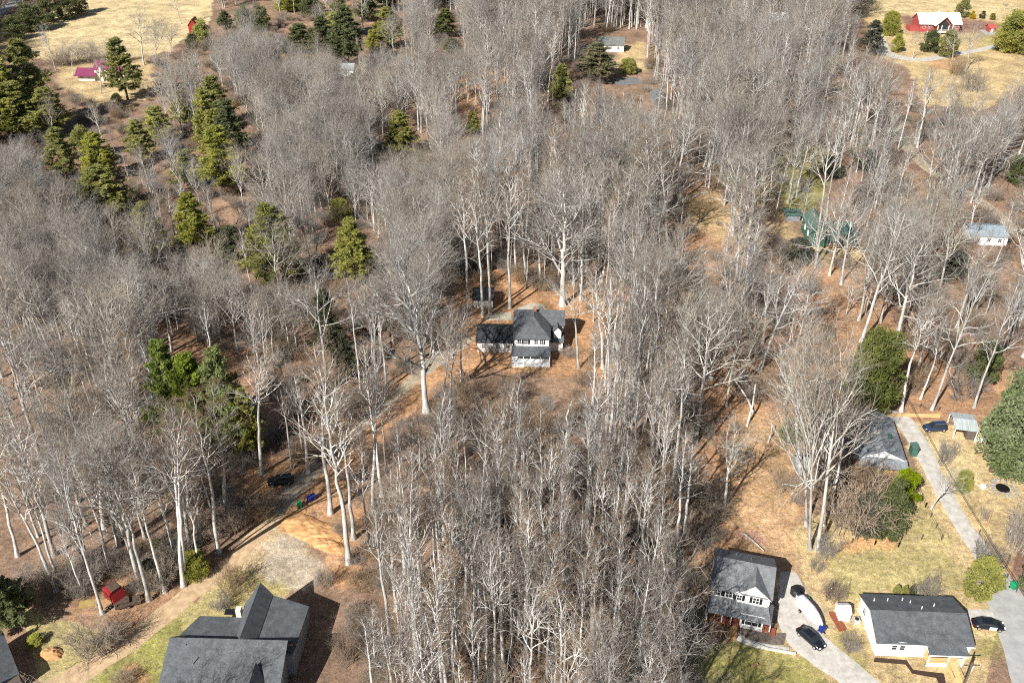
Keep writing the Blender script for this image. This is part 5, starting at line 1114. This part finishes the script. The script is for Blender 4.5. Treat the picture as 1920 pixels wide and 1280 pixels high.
HERO = [
 (1545,985,1570,690,130,'fan','brown-crowned bare tree at the back of the clump on the lawn'),
 (1560,960,1600,720,120,'slender','thin dark-stemmed tree right of the lawn clump'),
 (118,122,116,84,40,'fan','low bare tree in the hedge row above the maroon roof, leftmost'),
 (146,116,146,78,38,'fan','low bare tree in the hedge row above the maroon roof, second'),
 (172,113,174,76,40,'fan','low bare tree in the hedge row above the maroon roof, third'),
 (200,114,202,78,40,'fan','low bare tree in the hedge row above the maroon roof, fourth'),
 (222,118,222,80,36,'fan','low bare tree in the hedge row above the maroon roof, rightmost'),
 (292,110,294,40,60,'fan','grey fan-crowned tree right of the one at the field corner'),
 (320,100,325,45,60,'fan','grey bare tree left of the rounded pine by the red barn'),
 (285,705,232,505,160,'twisty','tall bare tree with a fan-shaped crown above the vivid green pines'),
 (800,772,770,478,230,'spread','large pale spreading tree beside the gravel drive left of the clearing house'),
 (1055,572,1050,365,230,'spread','largest pale spreading tree, standing behind the clearing house'),
 (1425,692,1490,495,170,'twisty','thick pale leaning tree, right one of two in the orange clearing'),
 (1390,715,1440,560,120,'twisty','pale leaning tree, left one of two in the orange clearing'),
 (1472,757,1530,590,110,'twisty','forked pale tree right of the two leaning ones'),
 (1670,672,1740,440,190,'twisty','big pale twisting tree above the large dense evergreen'),
 (1615,640,1690,400,150,'twisty','pale many-stemmed tree left of the big twisting one'),
 (1530,487,1560,180,70,'slender','tall straight pale trunk right in front of the green house'),
 (1545,440,1575,190,70,'slender','thinner pale trunk behind the one in front of the green house'),
 (1518,1030,1535,670,150,'fan','big pale bare tree, left stem of the clump on the lawn'),
 (1532,1030,1600,650,170,'twisty','big pale bare tree, right stem of the clump on the lawn'),
 (1512,985,1520,650,130,'fan','slim bare tree behind the clump on the lawn'),
 (1500,900,1505,660,110,'slender','bare tree beside the small grey shed left of the gabled house'),
 (1745,953,1795,880,80,'twisty','small pale tree leaning over the gravel lane'),
 (1747,768,1850,500,120,'twisty','long leaning pale tree behind the timber wall'),
 (1826,764,1900,520,110,'twisty','leaning pale trunk left of the huge evergreen'),
 (1720,700,1760,540,90,'slender','leaning slim trunk right of the large dense evergreen'),
 (1690,770,1720,560,90,'slender','slim bare tree behind the lane turning'),
 (1255,480,1240,250,90,'slender','tall pale trunk at the left end of the orange clearing'),
 (1225,470,1222,240,90,'slender','tall pale trunk beside the teal-roofed shed'),
 (1380,525,1400,350,90,'slender','straight pale trunk, left of two in the upper orange slope'),
 (1398,522,1425,340,90,'slender','straight pale trunk, right of two in the upper orange slope'),
 (620,962,590,640,130,'slender','tall trunk beside the blue bins'),
 (655,1055,612,700,150,'slender','tall pale trunk crossing the orange dirt bank'),
 (663,1010,650,720,110,'slender','pale trunk just right of the dirt bank'),
 (344,1098,292,760,120,'slender','tall pale trunk at the drive edge, left of a row'),
 (347,1092,310,740,110,'slender','twin trunk close beside the row at the drive edge'),
 (410,1036,366,740,110,'slender','tall pale trunk at the drive edge, right end of the row'),
 (356,1025,318,760,110,'slender','pale trunk behind the drive-edge row'),
 (375,1022,350,770,100,'slender','slim trunk second behind the drive-edge row'),
 (280,1125,205,860,110,'slender','leaning trunk right of the red truck'),
 (192,1150,108,850,120,'twisty','leaning pale trunk left of the red truck'),
 (102,1040,30,800,120,'slender','forked pale trunk near the left edge'),
 (33,1042,-30,760,100,'slender','leaning trunk at the left edge'),
 (195,990,150,740,110,'slender','pale trunk uphill of the red truck'),
 (490,888,470,640,110,'slender','dark-based trunk just left of the black car on the drive'),
 (425,980,400,720,110,'slender','pale trunk behind the row near the drive bend'),
 (878,560,872,330,80,'slender','tall pale trunk left of the white outbuilding'),
 (905,592,896,310,80,'slender','tall pale trunk in front of the white outbuilding, left'),
 (919,590,916,300,80,'slender','tall pale trunk in front of the white outbuilding, right'),
 (956,578,952,300,80,'slender','tall pale trunk between outbuilding and clearing house'),
 (1130,690,1125,500,90,'slender','grey trunk in the orange ground right of the clearing house'),
 (1085,690,1072,500,110,'twisty','bare tree overlapping the right corner of the clearing house roof'),
 (700,960,690,650,110,'slender','slim trunk at the left flank of the central stand'),
 (865,715,858,560,80,'slender','slim tree at the end of the gravel drive'),
 (270,122,252,18,66,'twisty','grey fan-crowned tree at the edge of the top left field'),
 (105,132,80,48,40,'twisty','bare tree left of the maroon-roofed house'),
 (136,140,132,85,38,'twisty','small bare tree on the lawn left of the maroon roof'),
 (190,176,188,105,46,'twisty','pale bare tree directly in front of the maroon-roofed house'),
 (340,45,322,-15,30,'twisty','crooked bare tree left of the red barn'),
 (1784,125,1795,45,50,'twisty','grey bare tree in the meadow, left of a pair'),
 (1812,132,1828,44,56,'twisty','grey bare tree in the meadow, right of a pair'),
 (1711,110,1722,60,30,'twisty','thin pale tree by the lamp post'),
 (1884,17,1886,-30,26,'twisty','lone dark-crowned tree at the top right corner'),
 (1878,94,1880,68,14,'slender','short pale trunk against the big meadow evergreen'),
 (1775,310,1800,190,46,'twisty','pale trunk right of the woodland lane'),
 (1872,318,1890,190,50,'twisty','pale crooked tree near the right edge above the lane'),
 (1290,1260,1262,1000,140,'twisty','bare tree whose branches reach over the farmhouse lawn'),
 (1285,1350,1262,1120,140,'twisty','pale branches entering at the bottom edge left of the farmhouse path'),
]
TREES = {'slender': SL, 'twisty': TW, 'spread': SP, 'fan': FA}; CW = {'fan': 13, 'slender': 7.5, 'twisty': 15, 'spread': 20}
hero_xy = []
for bx, by, tx, ty, wd, kind, lab in HERO:
    b = P(bx, by); H = height_to(b, ty); H = min(max(H, 5), 44); L = TREES[kind]; v = L[NPL[0] % len(L)]; NPL[0] += 1
    s = F/(b.y*cT-(b.z-HC)*sT); ws = min(max((wd/s/CW[kind])/(H/v[2]), .6), 1.5)
    x0, _ = topix(b.x, b.y, b.z+H); lean = (tx-x0)/s/H; lean = max(-.22, min(.22, lean))
    place(v, 'bare_tree', b, H, NPL[0]*2.1, ws, lab, 'bare tree', None, (0, 0))
    o = C.objects[-1].parent; o.rotation_euler = (Matrix.Rotation(lean, 3, 'Y') @ Matrix.Rotation(NPL[0]*2.1, 3, 'Z')).to_euler(); hero_xy.append((b.x, b.y))
place(FA[1], 'bare_tree', Vector((-53, 62, 0)), 26, 1.0, .8, 'bare tree beyond the bottom edge that shades the dark slate roof', 'bare tree')

# the forest: candidate spots on a jittered grid, kept clear of everything the photo shows open
r = np.random.default_rng(11); pts = []
y = 62.0
while y < 640:
    st = 3.5; hw = .60*y+16; n = int(2*hw/st); xs = -hw+(np.arange(n)+r.uniform(0, 1, n))*st; ys = y+r.uniform(-.5, .5, n)*st; pts.append(np.stack([xs, ys], 1)); y += st
pts = np.concatenate(pts); Z = gz(pts[:, 0], pts[:, 1]); bpx, bpy_ = topix(pts[:, 0], pts[:, 1], Z)
dn = np.full(len(pts), .6)
dn[inpoly(bpx, bpy_, [(680,880),(900,760),(1200,720),(1330,800),(1330,1300),(640,1500),(640,1100)])] = .85
dn[inpoly(bpx, bpy_, [(0,600),(560,560),(620,850),(480,1000),(0,1130)])] = .42
dn[inpoly(bpx, bpy_, [(-200,60),(900,0),(900,640),(500,700),(-200,640)])] = .7
dn[inpoly(bpx, bpy_, [(1180,300),(1930,420),(1930,780),(1500,790),(1380,1000),(1250,800)])] = .38
dn[inpoly(bpx, bpy_, [(780,-20),(1600,-40),(1640,240),(780,140)])] = .58
dn *= 1+.35*smooth_noise(pts[:, 0], pts[:, 1], 30, 31)
ok = r.uniform(size=len(pts)) < dn
for p in NOBASE: ok &= ~inpoly(bpx, bpy_, p)
FV = SL+PO+TW+FA; iS, iP, iT, iX = 0, len(SL), len(SL)+len(PO), len(SL)+len(PO)+len(TW)
def mixv(n, ws, wp, wt, wx):
    k = r.choice(4, n, p=[ws, wp, wt, wx]); b0 = np.array([iS, iP, iT, iX])[k]; ln = np.array([len(SL), len(PO), len(TW), len(FA)])[k]; return b0+(r.uniform(size=n)*ln).astype(int)
N_ = len(pts); VI = mixv(N_, .38, .3, .17, .15); Hm = np.full(N_, 25.5)
def zone(poly, ws, wp, wt, wx, hm):
    m = inpoly(bpx, bpy_, poly); VI[m] = mixv(m.sum(), ws, wp, wt, wx); Hm[m] = hm
zone([(-200,0),(900,0),(900,640),(500,700),(-200,640)], .14, .04, .22, .6, 18.5)
zone([(640,860),(900,740),(1200,700),(1330,800),(1340,1300),(1500,1900),(500,1900)], .3, .62, .05, .03, 26.5)
zone([(-200,640),(500,700),(620,850),(480,1000),(0,1130),(-300,1300)], .36, .22, .22, .2, 24)
zone([(1180,300),(2100,300),(2100,790),(1500,790),(1380,1000),(1250,800)], .22, .12, .46, .2, 22)
Hs = np.clip(Hm*r.normal(1, .13, N_), 12, 34)*np.where(r.uniform(size=N_) < .2, .6, 1)
WR = np.where(VI >= iX, .26, np.where(VI >= iT, .24, .12))
for q, keep in KEEP:
    hit = np.zeros(len(pts), bool)
    for fr in (0, .25, .5, .7, .85, 1.0):
        for off in ((0,) if fr < .5 else (-.11, 0, .11)):
            a, bb = topix(pts[:, 0]+off*Hs*WR/.11, pts[:, 1], Z+fr*Hs); hit |= inpoly(a, bb, keep)
    ok &= ~(hit & (r.uniform(size=len(pts)) < q))
for hx, hy in hero_xy: ok &= ((pts[:, 0]-hx)**2+(pts[:, 1]-hy)**2) > 2.2**2
tpx, tpy = topix(pts[:, 0], pts[:, 1], Z+Hs); ok &= (tpy < 1330) & (bpx > -160) & (bpx < 2080) & (bpy_ > -140)
VI = VI[ok]; pts = pts[ok]; Z = Z[ok]; Hs = Hs[ok]; bpx = bpx[ok]; bpy_ = bpy_[ok]; tpy = tpy[ok]; tpx = tpx[ok]
infr = (tpx > -20) & (tpx < 1940) & (tpy < 1270)
o_ = np.argsort(np.where(infr, pts[:, 1]/Hs, 1e6)); NIND = 238
MARKS = [(560,950,'green bin by the dirt drive'),(220,1120,'old red truck'),(60,1000,'left edge below the middle'),(400,900,'tall pale row at the drive bend'),(400,720,'three vivid green pine tops'),(650,1000,'orange dirt bank'),
 (700,1200,'dark-roofed house'),(960,720,'deck of the clearing house'),(800,790,'pale spreading tree by the gravel drive'),(960,1230,'bottom edge centre'),(1150,1180,'bottom edge right of centre'),(1290,1080,'left side of the farmhouse'),(1000,950,'middle of the central stand'),(1180,850,'right flank of the central stand'),
 (1330,800,'leaning broken trunks'),(1440,700,'two leaning pale trees'),(1530,900,'grey gabled house'),(1720,720,'timber wall'),(1860,700,'huge pale-flecked evergreen'),(820,950,'left flank of the central stand'),(200,800,'left woods uphill of the red truck'),(1100,640,'right corner of the clearing house')]
ORD_ = ['nearest', 'second nearest', 'third nearest', 'fourth nearest', 'fifth nearest']
near = {}
for i in o_[:NIND]:
    k = min(range(len(MARKS)), key=lambda m: (MARKS[m][0]-bpx[i])**2+(MARKS[m][1]-bpy_[i])**2); near.setdefault(k, []).append(i)
LAB = {}
for k, l in near.items():
    l.sort(key=lambda i: (MARKS[k][0]-bpx[i])**2+(MARKS[k][1]-bpy_[i])**2)
    for j, i in enumerate(l):
        w_ = MARKS[k][2]
        if j < 5: LAB[i] = ('slender grey tree %s to the %s' % (ORD_[j], w_), 'slender bare trees of the winter forest')
        else:
            z_ = ('short' if Hs[i] < 22 else 'tall')+' bare tree in woods around the '+w_; LAB[i] = (z_, z_.replace('bare tree', 'bare trees', 1))
src = {}
for k, i in enumerate(o_[:NIND]):
    V, H, rz, ws = FV[VI[i]], Hs[i], r.uniform(0, 2*PI), r.uniform(.85, 1.2)
    place(V, 'bare_tree', Vector((pts[i, 0], pts[i, 1], Z[i])), H, rz, ws, LAB[i][0], 'bare tree', LAB[i][1])
for o in list(C.objects):
    if o.type == 'MESH' and o.data.name not in src: src[o.data.name] = o
def scatter(name, P3, rot, scl, vi, sources, label, cat):
    """one object: thousands of plants as geometry-node instances of the nearer plants' own meshes"""
    me = bpy.data.meshes.new(name); me.vertices.add(len(P3)); me.vertices.foreach_set('co', np.asarray(P3, np.float32).ravel())
    for nm, ty, arr in (('rot', 'FLOAT_VECTOR', rot), ('scl', 'FLOAT_VECTOR', scl)):
        a = me.attributes.new(nm, ty, 'POINT'); a.data.foreach_set('vector', np.asarray(arr, np.float32).ravel())
    a = me.attributes.new('vi', 'INT', 'POINT'); a.data.foreach_set('value', np.asarray(vi, np.int32))
    ng = bpy.data.node_groups.new(name, 'GeometryNodeTree'); ng.interface.new_socket('Geometry', in_out='INPUT', socket_type='NodeSocketGeometry'); ng.interface.new_socket('Geometry', in_out='OUTPUT', socket_type='NodeSocketGeometry')
    gi = ng.nodes.new('NodeGroupInput'); go = ng.nodes.new('NodeGroupOutput'); jo = ng.nodes.new('GeometryNodeJoinGeometry')
    for objs in reversed(sources):        # a join hands its inputs on last-linked first
        j2 = ng.nodes.new('GeometryNodeJoinGeometry')
        for ob in objs: oi = ng.nodes.new('GeometryNodeObjectInfo'); oi.inputs['Object'].default_value = ob; ng.links.new(oi.outputs['Geometry'], j2.inputs[0])
        g2 = ng.nodes.new('GeometryNodeGeometryToInstance'); ng.links.new(j2.outputs[0], g2.inputs[0]); ng.links.new(g2.outputs[0], jo.inputs[0])
    ip = ng.nodes.new('GeometryNodeInstanceOnPoints'); ng.links.new(gi.outputs[0], ip.inputs['Points']); ng.links.new(jo.outputs[0], ip.inputs['Instance']); ip.inputs['Pick Instance'].default_value = True
    for nm, ty, sk in (('rot', 'FLOAT_VECTOR', 'Rotation'), ('scl', 'FLOAT_VECTOR', 'Scale'), ('vi', 'INT', 'Instance Index')):
        na = ng.nodes.new('GeometryNodeInputNamedAttribute'); na.data_type = ty; na.inputs['Name'].default_value = nm; ng.links.new(na.outputs['Attribute'], ip.inputs[sk])
    ng.links.new(ip.outputs[0], go.inputs[0])
    o = link(name, me); md = o.modifiers.new('plants', 'NODES'); md.node_group = ng; return tag(o, label, cat, None, 'stuff')
rest = o_[NIND:]; FV_ok = [j for j, v in enumerate(FV) if v[0].name in src and v[1].name in src]; vi = np.array([min(range(len(FV_ok)), key=lambda q: abs(FV_ok[q]-j)) for j in VI[rest]]); FV = [FV[j] for j in FV_ok]
vH = np.array([v[2] for v in FV])[vi]; s = Hs[rest]/vH; ws = r.uniform(.85, 1.3, len(rest))
zero = np.zeros(len(rest))
scatter('bare_woodland', np.stack([pts[rest, 0], pts[rest, 1], Z[rest]-.15], 1), np.stack([r.normal(0, .03, len(rest)), r.normal(0, .03, len(rest)), r.uniform(0, 6.28, len(rest))], 1), np.stack([s*ws, s*ws, s], 1), vi,
        [[src[v[0].name], src[v[1].name]] for v in FV], 'dense bare grey-brown winter woodland filling the far slopes', 'woodland')
# undergrowth
n = 9000; yy = 70+r.uniform(0, 1, n)**1.25*480; xx = r.uniform(-1, 1, n)*(.6*yy+10); zz = gz(xx, yy); a, b2 = topix(xx, yy, zz)
dd = np.full(n, .5); dd[inpoly(a, b2, [(680,860),(900,760),(1200,720),(1330,800),(1330,1300),(640,1500),(640,1100)])] = .5
dd[inpoly(a, b2, [(-100,100),(700,0),(800,600),(-100,640)])] = .85; dd[inpoly(a, b2, [(1150,300),(1930,300),(1930,790),(1500,790),(1380,1000),(1200,800)])] = .28; dd[inpoly(a, b2, [(-100,640),(500,640),(620,850),(480,1000),(0,1130)])] = .35
ok = r.uniform(size=n) < dd*(1+.6*smooth_noise(xx, yy, 25, 77))
for p in NOBASE: ok &= ~inpoly(a, b2, p)
for q, p in KEEP: ok &= ~(inpoly(a, b2, p) & (r.uniform(size=n) < min(1, q+.05)))
xx, yy, zz = xx[ok], yy[ok], zz[ok]; n = len(xx); q = r.uniform(.45, 1.35, n); hz = r.uniform(.35, 1.25, n)
scatter('undergrowth', np.stack([xx, yy, zz-.05], 1), np.stack([q*0, q*0, r.uniform(0, 6.28, n)], 1), np.stack([q, q, q*hz], 1), r.integers(0, 5, n), [[src[m.name]] for m in SH+SHG], 'low brown twiggy undergrowth between the trunks', 'undergrowth')
print('trees', len(pts), 'under', n)
